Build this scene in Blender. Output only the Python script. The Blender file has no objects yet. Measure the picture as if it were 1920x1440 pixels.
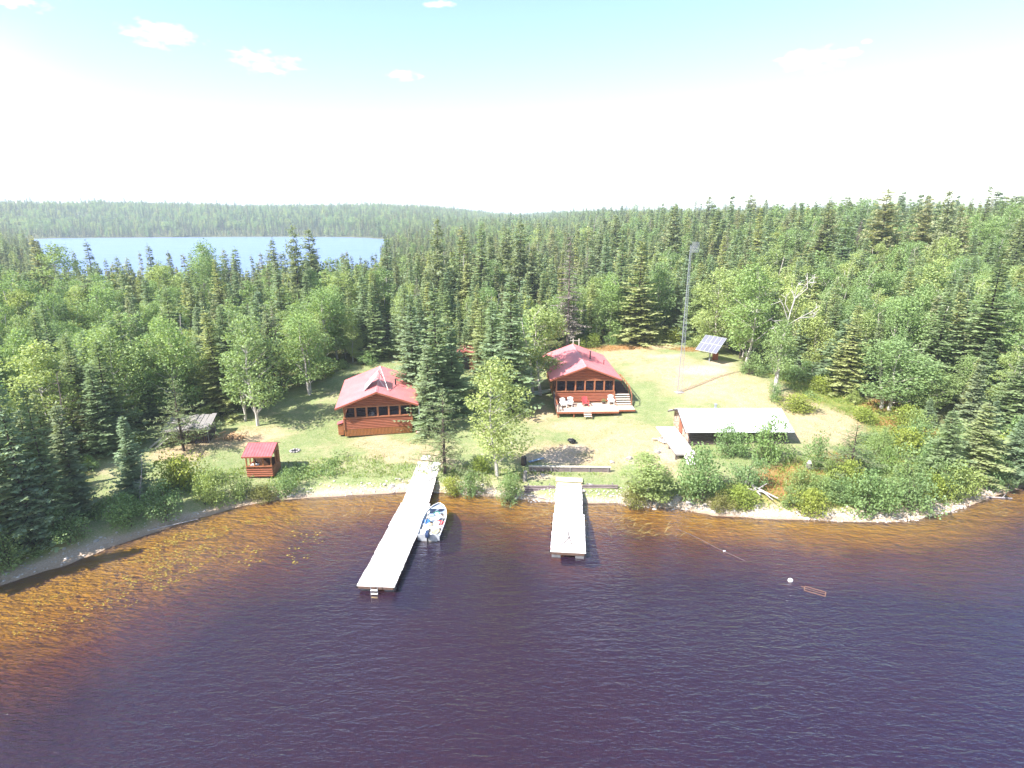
import bpy, math, random
import numpy as np
from mathutils import Vector, Matrix
R = math.radians
# ---------------------------------------------------------------- camera, world, sun, exposure
CH = 24.0; FP = 1110.0; PITCH = math.atan(320 / FP)
SN, CS = math.sin(PITCH), math.cos(PITCH)
sc = bpy.context.scene
COL = sc.collection
cam_d = bpy.data.cameras.new('camera'); cam = bpy.data.objects.new('camera', cam_d); COL.objects.link(cam)
cam.location = (0, 0, CH); cam.rotation_euler = (R(90) - PITCH, 0, 0)
cam_d.sensor_width = 36; cam_d.lens = FP / 1920 * 36; cam_d.clip_start = .5; cam_d.clip_end = 12000
sc.camera = cam
SUN_EL, SUN_AZ = R(47), R(238)          # azimuth clockwise from +Y
w = bpy.data.worlds.new('World'); sc.world = w; w.use_nodes = True
N, L = w.node_tree.nodes, w.node_tree.links
N.clear()
def wn(t, **k):
    n = N.new(t)
    for a, b in k.items(): setattr(n, a, b)
    return n
def wm(op, a, b=None, c=None, clamp=False):
    n = N.new('ShaderNodeMath'); n.operation = op; n.use_clamp = clamp
    for i, v in enumerate((a, b, c)):
        if v is None: continue
        if isinstance(v, (int, float)): n.inputs[i].default_value = v
        else: L.new(v, n.inputs[i])
    return n.outputs[0]
sky = wn('ShaderNodeTexSky', sky_type='NISHITA', sun_disc=False, sun_elevation=SUN_EL, sun_rotation=SUN_AZ, altitude=300, air_density=1.0, dust_density=.8, ozone_density=1.4)
tc = wn('ShaderNodeTexCoord'); sep = wn('ShaderNodeSeparateXYZ'); L.new(tc.outputs['Generated'], sep.inputs[0])
az = wm('ARCTAN2', sep.outputs[0], sep.outputs[1]); el = wm('ARCSINE', sep.outputs[2])
nz = wn('ShaderNodeTexNoise'); nz.inputs['Scale'].default_value = 4.5; nz.inputs['Detail'].default_value = 6
mp = wn('ShaderNodeMapping'); mp.inputs['Scale'].default_value = (1, 1, 2.4); L.new(tc.outputs['Generated'], mp.inputs[0]); L.new(mp.outputs[0], nz.inputs['Vector'])
# thin cloud veil: thick near the horizon, climbing towards the left
edge = wm('SUBTRACT', wm('ADD', wm('MULTIPLY', wm('MAXIMUM', wm('SUBTRACT', wm('MULTIPLY', az, -1.0), .38), 0.0), .36), .05), wm('MULTIPLY', wm('MAXIMUM', az, 0.0), .07))
d = wm('SUBTRACT', wm('ADD', edge, wm('MULTIPLY', wm('SUBTRACT', nz.outputs[0], .5), .10)), el)
veil = wm('MULTIPLY', wm('ADD', wm('MULTIPLY', d, 6.5), .5, clamp=True), wm('GREATER_THAN', el, -.2))
veil = wm('POWER', veil, 1.4)
nz2 = wn('ShaderNodeTexNoise'); nz2.inputs['Scale'].default_value = 46; nz2.inputs['Detail'].default_value = 8; L.new(mp.outputs[0], nz2.inputs['Vector'])
puff = None
for px, py, pw, ph in [(308, 64, 52, 21), (496, 116, 58, 17), (757, 141, 30, 9), (1528, 112, 56, 19), (1461, 181, 50, 20), (1600, 98, 15, 8), (30, 4, 40, 9), (822, 8, 26, 6), (1626, 78, 9, 4)]:
    v = (py - 720) / FP
    dx, dy, dz = (px - 960) / FP, CS - v * SN, -(SN + v * CS)
    a0, e0 = math.atan2(dx, dy), math.atan2(dz, math.hypot(dx, dy))
    sx, sy = pw / FP * .95, ph / FP * .95
    ea = wm('DIVIDE', wm('SUBTRACT', az, a0), sx); ee = wm('DIVIDE', wm('SUBTRACT', el, e0), sy)
    r2 = wm('ADD', wm('MULTIPLY', ea, ea), wm('MULTIPLY', ee, ee))
    m = wm('SUBTRACT', wm('ADD', 1.0, wm('MULTIPLY', wm('SUBTRACT', nz2.outputs[0], .5), 5.0)), r2)
    m = wm('MULTIPLY', m, .75, clamp=True)
    puff = m if puff is None else wm('MAXIMUM', puff, m)
puff = wm('MULTIPLY', puff, .95)
cm = wm('MAXIMUM', veil, puff, clamp=True)
mix = wn('ShaderNodeMix', data_type='RGBA'); L.new(cm, mix.inputs[0]); L.new(sky.outputs[0], mix.inputs[6]); mix.inputs[7].default_value = (4.0, 4.1, 4.25, 1)
bg = wn('ShaderNodeBackground'); bg.inputs[1].default_value = .108; L.new(mix.outputs[2], bg.inputs[0])
wo = wn('ShaderNodeOutputWorld'); L.new(bg.outputs[0], wo.inputs[0])
sd_ = bpy.data.lights.new('sun', 'SUN'); sd_.energy = 4.2; sd_.angle = R(.5); sd_.color = (1, .955, .89)
sun = bpy.data.objects.new('sun', sd_); COL.objects.link(sun); sun.location = (-60, -40, 90)
sdir = Vector((math.sin(SUN_AZ) * math.cos(SUN_EL), math.cos(SUN_AZ) * math.cos(SUN_EL), math.sin(SUN_EL)))
sun.rotation_euler = sdir.to_track_quat('Z', 'Y').to_euler()
sc.view_settings.view_transform = 'Standard'; sc.view_settings.look = 'None'; sc.view_settings.gamma = 1
sc.view_settings.use_curve_mapping = False; sc.view_settings.exposure = 1.68
sc.render.engine = 'CYCLES'
cy = sc.cycles
cy.max_bounces = 6; cy.diffuse_bounces = 3; cy.glossy_bounces = 2; cy.transmission_bounces = 4; cy.transparent_max_bounces = 12; cy.volume_bounces = 1
cy.caustics_reflective = False; cy.caustics_refractive = False; cy.use_denoising = True; cy.sample_clamp_indirect = 6
cy.use_adaptive_sampling = True; cy.adaptive_threshold = .02

# ---------------------------------------------------------------- helpers
rnd = random.Random(7)
def new_mesh(name, V, F):
    me = bpy.data.meshes.new(name); me.from_pydata([tuple(v) for v in V], [], F); me.update(); return me
def fast_mesh(name, V, nv, tone=None):
    """V (n*nv,3): n polygons of nv verts each, optional per-face tone attribute"""
    V = np.asarray(V, np.float32).reshape(-1, 3); n = len(V) // nv
    me = bpy.data.meshes.new(name); me.vertices.add(len(V)); me.vertices.foreach_set('co', V.ravel())
    me.loops.add(len(V)); me.loops.foreach_set('vertex_index', np.arange(len(V), dtype=np.int32))
    me.polygons.add(n); me.polygons.foreach_set('loop_start', np.arange(0, len(V), nv, dtype=np.int32))
    if tone is not None:
        a = me.attributes.new('tone', 'FLOAT', 'FACE'); a.data.foreach_set('value', np.asarray(tone, np.float32))
    me.update(calc_edges=True); return me
class MB:
    def __init__(s): s.v = []; s.f = []
    def add(s, V, F):
        o = len(s.v); s.v += [tuple(v) for v in V]; s.f += [tuple(i + o for i in f) for f in F]; return s
    def box(s, c, d, rz=0, M=None):
        V = []
        for x in (-.5, .5):
            for y in (-.5, .5):
                for z in (-.5, .5):
                    p = Vector((x * d[0], y * d[1], z * d[2]))
                    if M is not None: p = M @ p
                    elif rz: p = Matrix.Rotation(rz, 3, 'Z') @ p
                    V.append(p + Vector(c))
        return s.add(V, [(0, 1, 3, 2), (4, 6, 7, 5), (0, 4, 5, 1), (2, 3, 7, 6), (0, 2, 6, 4), (1, 5, 7, 3)])
    def bar(s, p, q, w_, h_, up=(0, 0, 1)):
        p, q = Vector(p), Vector(q); d_ = q - p; l = d_.length; d_.normalize(); u = Vector(up)
        if abs(d_.dot(u)) > .99: u = Vector((0, 1, 0))
        a = d_.cross(u).normalized(); b = a.cross(d_)
        M = Matrix((d_, a, b)).transposed()
        return s.box((p + q) / 2, (l, w_, h_), M=M)
    def tube(s, p, q, r0, r1=None, n=6, cap=True):
        p, q = Vector(p), Vector(q); r1 = r0 if r1 is None else r1; d_ = (q - p).normalized()
        a = d_.orthogonal().normalized(); b = d_.cross(a)
        V = [c + (a * math.cos(t) + b * math.sin(t)) * r for c, r in ((p, r0), (q, r1)) for t in [2 * math.pi * i / n for i in range(n)]]
        F = [(i, (i + 1) % n, n + (i + 1) % n, n + i) for i in range(n)]
        if cap: F += [tuple(range(n))[::-1], tuple(range(n, 2 * n))]
        return s.add(V, F)
    def path(s, pts, r, n=5):
        for a, b in zip(pts[:-1], pts[1:]): s.tube(a, b, r, r, n)
        return s
    def prism(s, pts, y0, y1):   # polygon in xz extruded along y
        n = len(pts)
        V = [(x, y0, z) for x, z in pts] + [(x, y1, z) for x, z in pts]
        return s.add(V, [tuple(range(n)), tuple(range(n, 2 * n))[::-1]] + [(i, i + n, (i + 1) % n + n, (i + 1) % n) for i in range(n)])
    def loft(s, rings, closed=True, cap=True):
        n = len(rings[0]); V = [p for r_ in rings for p in r_]; F = []
        m = n if closed else n - 1
        for k in range(len(rings) - 1):
            for i in range(m): F.append((k * n + i, k * n + (i + 1) % n, (k + 1) * n + (i + 1) % n, (k + 1) * n + i))
        if cap: F += [tuple(range(n))[::-1], tuple(range((len(rings) - 1) * n, len(rings) * n))]
        return s.add(V, F)
def obj(name, g, mat, parent=None, smooth=False, bevel=0):
    me = new_mesh(name, g.v, g.f) if isinstance(g, MB) else g
    if mat is not None and not me.materials: me.materials.append(mat)
    if smooth: me.polygons.foreach_set('use_smooth', [True] * len(me.polygons))
    o = bpy.data.objects.new(name, me); COL.objects.link(o)
    if parent is not None: o.parent = parent
    if bevel:
        b = o.modifiers.new('bevel', 'BEVEL'); b.width = bevel; b.segments = 2
    return o
def tag(o, label=None, cat=None, group=None, kind=None):
    if label: o['label'] = label
    if cat: o['category'] = cat
    if group: o['group'] = group
    if kind: o['kind'] = kind
    return o
def thing(name, label, cat, loc=(0, 0, 0), rz=0, group=None):
    o = bpy.data.objects.new(name, None); COL.objects.link(o); o.location = loc; o.rotation_euler = (0, 0, rz)
    return tag(o, label, cat, group)
def dup(root, loc, rz=None, scale=None, label=None, group=None):
    r = root.copy(); COL.objects.link(r); r.location = loc
    if rz is not None: r.rotation_euler = (root.rotation_euler[0], root.rotation_euler[1], rz)
    if scale is not None: r.scale = scale
    if label: r['label'] = label
    if group: r['group'] = group
    for ch in root.children:
        c = ch.copy(); COL.objects.link(c); c.parent = r
        for g in ch.children:
            d_ = g.copy(); COL.objects.link(d_); d_.parent = c
    return r

# ---------------------------------------------------------------- materials
def mat(name, col, rough=.8, metal=0, col2=None, nscale=3, ndet=4, stretch=None, bump=0, bscale=None, spec=.3, obrand=0):
    m = bpy.data.materials.new(name); m.use_nodes = True; n, l = m.node_tree.nodes, m.node_tree.links
    b = n['Principled BSDF']; b.inputs['Roughness'].default_value = rough; b.inputs['Metallic'].default_value = metal
    b.inputs['Specular IOR Level'].default_value = spec
    b.inputs['Base Color'].default_value = (*col, 1)
    t = n.new('ShaderNodeTexCoord'); mp = n.new('ShaderNodeMapping'); l.new(t.outputs['Object'], mp.inputs[0])
    if stretch: mp.inputs['Scale'].default_value = stretch
    if col2:
        z = n.new('ShaderNodeTexNoise'); z.inputs['Scale'].default_value = nscale; z.inputs['Detail'].default_value = ndet; l.new(mp.outputs[0], z.inputs['Vector'])
        r_ = n.new('ShaderNodeValToRGB'); r_.color_ramp.elements[0].position = .35; r_.color_ramp.elements[1].position = .65
        r_.color_ramp.elements[0].color = (*col, 1); r_.color_ramp.elements[1].color = (*col2, 1)
        l.new(z.outputs[0], r_.inputs[0]); l.new(r_.outputs[0], b.inputs['Base Color'])
    if bump:
        z2 = n.new('ShaderNodeTexNoise'); z2.inputs['Scale'].default_value = bscale or nscale * 3; l.new(mp.outputs[0], z2.inputs['Vector'])
        bp = n.new('ShaderNodeBump'); bp.inputs['Strength'].default_value = bump; bp.inputs['Distance'].default_value = .02
        l.new(z2.outputs[0], bp.inputs['Height']); l.new(bp.outputs[0], b.inputs['Normal'])
    return m
M = {}
M['log'] = mat('stained_log', (.32, .105, .055), .6, col2=(.22, .068, .036), nscale=5, stretch=(.3, .3, 4), bump=.3)
M['log_side'] = mat('stained_log_side', (.36, .15, .06), .6, col2=(.25, .09, .035), nscale=5, stretch=(.3, .3, 4), bump=.3)
M['trim'] = mat('stained_trim', (.34, .14, .07), .55, col2=(.26, .10, .05), nscale=6)
M['skirt'] = mat('skirt_boards', (.36, .15, .05), .7, col2=(.26, .10, .035), nscale=8, stretch=(6, 1, .4))
M['gap'] = mat('dark_recess', (.015, .012, .012), .9)
M['roof'] = mat('red_metal_roof', (.71, .25, .26), .34, col2=(.65, .21, .22), nscale=.8, spec=.7)
M['roof_dull'] = mat('red_roof_sheet', (.50, .13, .14), .5, col2=(.44, .10, .11), nscale=2)
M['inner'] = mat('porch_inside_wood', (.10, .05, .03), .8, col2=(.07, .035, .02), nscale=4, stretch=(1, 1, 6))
M['deck'] = mat('sunbleached_deck', (.62, .50, .40), .75, col2=(.50, .39, .30), nscale=6, stretch=(.4, 6, 1))
M['deck_red'] = mat('deck_stain', (.33, .12, .06), .7, col2=(.26, .09, .05), nscale=6)
M['grey_wood'] = mat('weathered_wood', (.30, .28, .27), .85, col2=(.18, .165, .16), nscale=7, stretch=(1, 6, 6), bump=.4)
M['dark_wood'] = mat('old_dark_boards', (.11, .085, .08), .9, col2=(.05, .04, .04), nscale=7, stretch=(5, 5, .6), bump=.4)
M['pale_wood'] = mat('pale_dry_wood', (.62, .57, .50), .8, col2=(.45, .40, .34), nscale=9)
M['plank'] = mat('bleached_dock_plank', (.80, .74, .72), .7, col2=(.68, .61, .59), nscale=5, stretch=(1, 8, 1), bump=.25)
M['plank_new'] = mat('fresh_yellow_plank', (.74, .66, .46), .7, col2=(.66, .56, .38), nscale=5)
M['dock_frame'] = mat('dock_frame_wood', (.16, .10, .075), .8, col2=(.10, .06, .05), nscale=6)
M['float'] = mat('grey_dock_float', (.22, .22, .24), .6, col2=(.14, .14, .15), nscale=3)
M['white_metal'] = mat('bright_galvanised_roof', (.80, .81, .83), .38, metal=.25, col2=(.68, .70, .74), nscale=1.2, spec=.6)
M['galv'] = mat('galvanised_steel', (.30, .32, .36), .45, metal=.3)
M['alu'] = mat('bare_aluminium', (.66, .68, .72), .35, metal=.45, col2=(.52, .55, .6), nscale=4)
M['black'] = mat('black_paint', (.02, .02, .022), .5)
M['white'] = mat('white_plastic', (.78, .78, .76), .45)
M['redp'] = mat('red_plastic', (.55, .06, .07), .45)
M['blue'] = mat('blue_plastic', (.05, .16, .42), .5)
M['blue_grey'] = mat('blue_grey_paint', (.22, .28, .38), .6)
M['navy'] = mat('dark_blue_cowl', (.025, .045, .11), .25, spec=.6)
M['green'] = mat('green_rope', (.10, .34, .24), .7)
M['rope'] = mat('dark_rope', (.07, .06, .06), .9)
M['tan'] = mat('tan_canvas', (.45, .36, .24), .9)
M['cell'] = mat('solar_cell', (.17, .17, .21), .25, spec=.8, col2=(.14, .14, .18), nscale=1)
M['rock'] = mat('grey_rock', (.42, .39, .37), .9, col2=(.24, .22, .215), nscale=6, bump=.6)
M['pale_rock'] = mat('pale_shore_stone', (.60, .55, .50), .9, col2=(.36, .33, .31), nscale=1.5, bump=.4)
M['crib'] = mat('weathered_crib_log', (.24, .19, .19), .9, col2=(.12, .095, .10), nscale=6, stretch=(.4, 5, 5), bump=.5)
M['soil'] = mat('dark_soil', (.10, .075, .06), .95, col2=(.06, .045, .04), nscale=5)
M['cutwood'] = mat('split_firewood', (.52, .34, .18), .85, col2=(.36, .22, .12), nscale=8)
M['bark'] = mat('dark_bark', (.10, .075, .06), .95, col2=(.055, .042, .036), nscale=10, bump=.5)
M['birch_bark'] = mat('white_birch_bark', (.62, .58, .54), .8, col2=(.30, .27, .25), nscale=4, stretch=(1, 1, 5), bump=.3)
M['dead'] = mat('bleached_dead_wood', (.42, .38, .37), .9, col2=(.28, .25, .25), nscale=5)
M['dead_brown'] = mat('grey_brown_twigs', (.20, .155, .14), .9, col2=(.13, .10, .09), nscale=5)
def leaf(name, c1, c2, trans=.35, c3=None):
    m = bpy.data.materials.new(name); m.use_nodes = True; n, l = m.node_tree.nodes, m.node_tree.links; n.clear()
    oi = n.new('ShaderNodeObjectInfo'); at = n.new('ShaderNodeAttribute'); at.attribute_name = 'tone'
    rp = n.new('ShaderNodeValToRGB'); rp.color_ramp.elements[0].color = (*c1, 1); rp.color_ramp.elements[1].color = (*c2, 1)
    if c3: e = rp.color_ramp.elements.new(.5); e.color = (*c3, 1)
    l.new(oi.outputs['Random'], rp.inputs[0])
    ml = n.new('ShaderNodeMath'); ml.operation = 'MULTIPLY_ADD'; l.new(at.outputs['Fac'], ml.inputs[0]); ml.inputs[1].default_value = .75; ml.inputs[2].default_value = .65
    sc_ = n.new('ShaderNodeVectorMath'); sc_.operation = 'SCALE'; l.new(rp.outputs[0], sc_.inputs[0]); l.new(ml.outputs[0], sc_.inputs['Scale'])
    df = n.new('ShaderNodeBsdfDiffuse'); tr = n.new('ShaderNodeBsdfTranslucent'); gl = n.new('ShaderNodeBsdfGlossy'); gl.inputs['Roughness'].default_value = .45; gl.inputs['Color'].default_value = (.8, .85, .9, 1)
    l.new(sc_.outputs[0], df.inputs[0])
    ty = n.new('ShaderNodeMix'); ty.data_type = 'RGBA'; ty.blend_type = 'MULTIPLY'; ty.inputs[0].default_value = 1; ty.inputs[7].default_value = (1.25, 1.2, .65, 1); l.new(sc_.outputs[0], ty.inputs[6]); l.new(ty.outputs[2], tr.inputs[0])
    mx = n.new('ShaderNodeMixShader'); mx.inputs[0].default_value = trans; l.new(df.outputs[0], mx.inputs[1]); l.new(tr.outputs[0], mx.inputs[2])
    m2 = n.new('ShaderNodeMixShader'); m2.inputs[0].default_value = .015; l.new(mx.outputs[0], m2.inputs[1]); l.new(gl.outputs[0], m2.inputs[2])
    o = n.new('ShaderNodeOutputMaterial'); l.new(m2.outputs[0], o.inputs[0]); return m
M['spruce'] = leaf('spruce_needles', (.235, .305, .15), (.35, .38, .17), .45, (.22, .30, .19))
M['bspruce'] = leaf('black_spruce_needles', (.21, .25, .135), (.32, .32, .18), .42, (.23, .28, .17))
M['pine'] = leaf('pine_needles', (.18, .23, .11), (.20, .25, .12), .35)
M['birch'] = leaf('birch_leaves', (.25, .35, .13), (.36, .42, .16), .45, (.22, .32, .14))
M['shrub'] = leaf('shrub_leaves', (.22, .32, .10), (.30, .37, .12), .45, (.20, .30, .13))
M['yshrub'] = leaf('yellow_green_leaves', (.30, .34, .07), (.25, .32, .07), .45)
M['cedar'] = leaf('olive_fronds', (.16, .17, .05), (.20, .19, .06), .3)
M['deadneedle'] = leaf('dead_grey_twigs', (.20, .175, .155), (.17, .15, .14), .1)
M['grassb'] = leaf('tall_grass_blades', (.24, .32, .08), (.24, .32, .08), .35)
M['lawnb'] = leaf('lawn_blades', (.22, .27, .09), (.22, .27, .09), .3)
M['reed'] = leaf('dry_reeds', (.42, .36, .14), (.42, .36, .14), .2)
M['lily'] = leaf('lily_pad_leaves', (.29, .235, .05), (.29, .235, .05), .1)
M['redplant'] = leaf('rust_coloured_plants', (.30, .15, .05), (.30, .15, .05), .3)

# ---------------------------------------------------------------- terrain function
SH = np.array([(-700, -160), (-200, -25), (-90, 15), (-60, 26.5), (-45, 30.5), (-38.5, 32.6), (-34.25, 34.3), (-33.06, 35.5), (-31.5, 36.9), (-30.1, 38.9), (-28.7, 40.4), (-26.9, 42.4), (-24.8, 44.15), (-23.2, 45.5), (-20.4, 46.7), (-16.9, 47.2), (-12.3, 47.8), (-9.5, 48.15), (-6.2, 48.04), (-2.8, 47.5), (1.2, 46.7), (4.6, 46.0), (9.2, 46.0), (10.9, 45.5), (13.95, 45.05), (16.7, 43.9), (21.3, 43.25), (25.9, 43.0), (29.7, 42.8), (33, 43.25), (36.4, 44.4), (39.9, 46.0), (42.9, 47.5), (46.6, 49.1), (51.5, 50.8), (58, 52), (70, 50), (95, 42), (160, 20), (700, -160)], float)
FL = np.array([(-45, 196), (-62, 183), (-100, 178), (-122, 174), (-142, 186), (-200, 262), (-312, 400), (-480, 596), (-420, 618), (-300, 640), (-240, 648), (-190, 640), (-150, 622), (-118, 580), (-100, 520), (-88, 420), (-66, 300)], float)
def seg_dist(x, y, P, closed):
    x, y = np.asarray(x, float).ravel(), np.asarray(y, float).ravel(); d = np.full(x.shape, 1e9)
    A = P; B = np.roll(P, -1, 0)
    if not closed: A, B = P[:-1], P[1:]
    for (ax, ay), (bx, by) in zip(A, B):
        ex, ey = bx - ax, by - ay; t = np.clip(((x - ax) * ex + (y - ay) * ey) / (ex * ex + ey * ey), 0, 1)
        d = np.minimum(d, (x - ax - t * ex) ** 2 + (y - ay - t * ey) ** 2)
    return np.sqrt(d)
def in_poly(x, y, P):
    c = np.zeros(np.shape(x), bool); n = len(P)
    for i in range(n):
        x1, y1 = P[i]; x2, y2 = P[(i + 1) % n]
        if y1 == y2: continue
        k = ((y1 > y) != (y2 > y)) & (x < (x2 - x1) * (y - y1) / (y2 - y1) + x1); c ^= k
    return c
def sh_sd(x, y):
    s = np.shape(x); d = seg_dist(x, y, SH, False).reshape(s)
    return np.where(y > np.interp(x, SH[:, 0], SH[:, 1]), d, -d)
def fl_sd(x, y):
    s = np.shape(x); d = seg_dist(x, y, FL, True).reshape(s); return np.where(in_poly(np.asarray(x), np.asarray(y), FL), -d, d)
_g = np.random.RandomState(3).rand(256, 256)
def vnoise(x, y, sc_):
    x = np.asarray(x) / sc_ + 511.3; y = np.asarray(y) / sc_ + 377.7
    xi, yi = np.floor(x).astype(int), np.floor(y).astype(int); fx, fy = x - xi, y - yi
    fx = fx * fx * (3 - 2 * fx); fy = fy * fy * (3 - 2 * fy); g = lambda a, b: _g[a % 256, b % 256]
    return (g(xi, yi) * (1 - fx) + g(xi + 1, yi) * fx) * (1 - fy) + (g(xi, yi + 1) * (1 - fx) + g(xi + 1, yi + 1) * fx) * fy
def sm(a, b, x): t = np.clip((x - a) / (b - a), 0, 1); return t * t * (3 - 2 * t)
def H(x, y):
    x, y = np.asarray(x, float), np.asarray(y, float)
    a = sh_sd(x, y); b = fl_sd(x, y)
    n1 = vnoise(x, y, 2.3) - .5; n2 = vnoise(x, y, 9) - .5
    ai = np.maximum(a, 0)
    bw = np.interp(x, [-34, -24, -18, 8, 14, 40], [1.1, 1.0, .35, .5, 1.3, 1.5]) + .8 * vnoise(x, y, 7)                       # width of the beach
    land = .10 * np.minimum(ai, bw) + .55 * sm(bw * .9, bw + 1.1, ai) + .058 * np.clip(ai - bw, 0, 58) + .12 * n1 * sm(1, 3, ai) + .35 * n2 * sm(3, 14, ai)
    land += 1.25 * np.exp(-(((x - 27) / 10) ** 2 + ((y - 80) / 11) ** 2))
    land += 7.5 * sm(34, 112, x) * sm(62, 125, y) + 1.5 * sm(30, 60, x) * sm(50, 75, y)
    land += 3 * (vnoise(x, y, 60) - .5) * sm(90, 160, y)
    far = np.interp(x, [-1500, -1000, -640, -480, -330, -190, -60, 100, 900], [22, 26, 28, 23, 18, 14, 2, 1, 3])
    far2 = 10 * np.exp(-((x + 190) / 190) ** 2) * sm(900, 1150, y) * (1 - sm(1500, 2200, y) * .5)
    land += far * sm(655, 960, y) + far2 + 6 * (vnoise(x, y, 240) - .45) * sm(650, 950, y)
    bi = np.maximum(b, 0)
    land = np.minimum(land, .25 + .05 * bi + 0 * bi) * (b < 90) + land * (b >= 90) if False else land * sm(-2, 75, b) + (.3 + .03 * bi) * (1 - sm(-2, 75, b))
    sl = np.interp(x, [-60, -34, -20, -8, 4, 20, 50], [.055, .046, .080, .16, .17, .19, .17])
    dw = np.maximum(-a, 0); bed = -np.minimum(sl * np.minimum(dw, 9) * (.75 + .5 * vnoise(x, y, 6)) + (.12 + .06 * vnoise(x, y, 9)) * np.maximum(dw - 9, 0), 4.2) - .02
    z = np.where(a > 0, land, bed)
    return np.where(b < 0, np.maximum(.1 * b, -4), z)
def G(px, py):
    v = (py - 720) / FP; dx, dy, dz = (px - 960) / FP, CS - v * SN, -(SN + v * CS)
    t = np.concatenate([np.arange(25, 160, .1), np.arange(160, 700, .6)]); X, Y, Z = dx * t, dy * t, CH + dz * t
    k = np.argmax(Z < np.maximum(H(X, Y), 0)); return Vector((X[k], Y[k], max(float(H(X[k:k + 1], Y[k:k + 1])[0]), 0)))
def Zat(py, y):
    v = (py - 720) / FP; return CH - (SN + v * CS) / (CS - v * SN) * y
def PZ(px, py, z):
    v = (py - 720) / FP; t = (CH - z) / (SN + v * CS); return Vector(((px - 960) / FP * t, (CS - v * SN) * t, z))
def depth(x, y, z): return y * CS - (z - CH) * SN
def h1(x, y): return float(H(np.array([x]), np.array([y]))[0])
def proj(x, y, z):
    z = z - CH; d_ = y * CS - z * SN; u = y * SN + z * CS
    return 960 + FP * x / d_, 720 - FP * u / d_

# ---------------------------------------------------------------- ground sheet
def axis(lo, hi, step, far, k):
    a = list(np.arange(lo, hi, step)); s = step; x = hi; out = []
    while x < far: out.append(x); s *= k; x += s
    return a + out + [far]
ys = axis(22, 105, .5, 4200, 1.045); ys = list(-np.array([20, 60, 160])[::-1]) + [-5, 5, 12, 17] + ys
xr = axis(0, 60, .5, 4000, 1.06); xs = [-v for v in xr[:0:-1]] + xr
xs, ys = np.array(xs), np.array(ys); XX, YY = np.meshgrid(xs, ys); ZZ = H(XX, YY)
nx, ny = len(xs), len(ys)
gi = np.arange(nx * ny).reshape(ny, nx)
quads = np.stack([gi[:-1, :-1], gi[:-1, 1:], gi[1:, 1:], gi[1:, :-1]], -1).reshape(-1, 4)
me = bpy.data.meshes.new('ground'); me.vertices.add(nx * ny); me.vertices.foreach_set('co', np.stack([XX, YY, ZZ], -1).astype(np.float32).ravel())
me.loops.add(quads.size); me.loops.foreach_set('vertex_index', quads.astype(np.int32).ravel())
me.polygons.add(len(quads)); me.polygons.foreach_set('loop_start', np.arange(0, quads.size, 4, dtype=np.int32)); me.update(calc_edges=True)
me.polygons.foreach_set('use_smooth', [True] * len(quads))
CLEAR_PX = [(84, 1012), (96, 915), (160, 858), (235, 838), (300, 800), (460, 772), (560, 728), (640, 697), (740, 668), (790, 690), (860, 700), (960, 700), (1010, 665), (1080, 648), (1190, 643), (1270, 640), (1345, 652), (1420, 695), (1500, 702), (1600, 748), (1700, 765), (1760, 805), (1900, 865), (1990, 905)]
cl = [tuple(G(*p))[:2] for p in CLEAR_PX]
CLEAR = np.array(cl + [(60, 30), (-60, 10)])
def gpoly(pts): return np.array([tuple(G(*p))[:2] for p in pts])
LAWN = np.array(cl[2:18] + [tuple(G(*p))[:2] for p in [(1560, 770), (1640, 800), (1560, 850), (1480, 860), (1430, 905), (1330, 935), (1180, 935)]] + [(14, 30), (-14, 30), (-30, 36)])
def spots(lst, x, y):
    m = np.zeros(np.shape(x))
    for px, py, rx, ry in lst:
        p = G(px, py); m = np.maximum(m, 1 - sm(.55, 1.25, np.sqrt(((x - p.x) / rx) ** 2 + ((y - p.y) / ry) ** 2) + .5 * (vnoise(x, y, 1.7) - .5)))
    return m
a_sd = sh_sd(XX, YY)
inl = in_poly(XX, YY, LAWN); dl = seg_dist(XX, YY, LAWN, True).reshape(XX.shape); dl = np.where(inl, dl, -dl)
lawn = sm(-1.2, 1.2, dl + 2.0 * (vnoise(XX, YY, 2.5) - .5))
clr = in_poly(XX, YY, CLEAR).astype(float)
bw_ = np.interp(XX, [-34, -24, -18, 8, 14, 40], [1.1, 1.0, .35, .5, 1.3, 1.5]) + .8 * vnoise(XX, YY, 7)
sand = 1 - sm(bw_ * .8, bw_ + .5, a_sd + .7 * (vnoise(XX, YY, 1.2) - .5))
sand = np.maximum(sand, spots([(1040, 858, 2.6, 1.8), (1010, 893, 1.4, .7), (1250, 850, 1.2, 2.2), (830, 870, 2.0, 1.6), (1315, 694, 3.4, 2.0), (1350, 680, 2.4, 1.6), (1245, 668, 2.6, 1.6), (1078, 842, 1.6, 1.2), (1180, 865, 1.0, .8)], XX, YY) * .8)
dry = spots([(1180, 665, 6, 5), (1260, 690, 6, 7), (1330, 720, 7, 6), (1400, 740, 5, 5), (1210, 650, 6, 3), (1100, 800, 5, 2), (1080, 850, 7, 3), (1180, 830, 6, 4), (1545, 800, 8, 5), (1610, 780, 6, 3.5), (1500, 745, 4, 3), (760, 850, 3.5, 2.5), (480, 815, 4, 2.0), (1230, 870, 2, 3), (700, 830, 3, 2), (420, 830, 4, 1.6), (340, 850, 3, 2), (1010, 775, 2.4, 3)], XX, YY)
red = spots([(1465, 905, 2.6, 2.8), (1580, 870, 3, 2.4), (1705, 800, 2.6, 3), (1150, 652, 5, 2), (1300, 655, 4, 2.2), (1660, 760, 3, 2), (1500, 885, 3, 2)], XX, YY)
ca = me.color_attributes.new('zone', 'FLOAT_COLOR', 'POINT')
ca.data.foreach_set('color', np.stack([lawn, sand, dry, red], -1).astype(np.float32).ravel())
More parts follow.
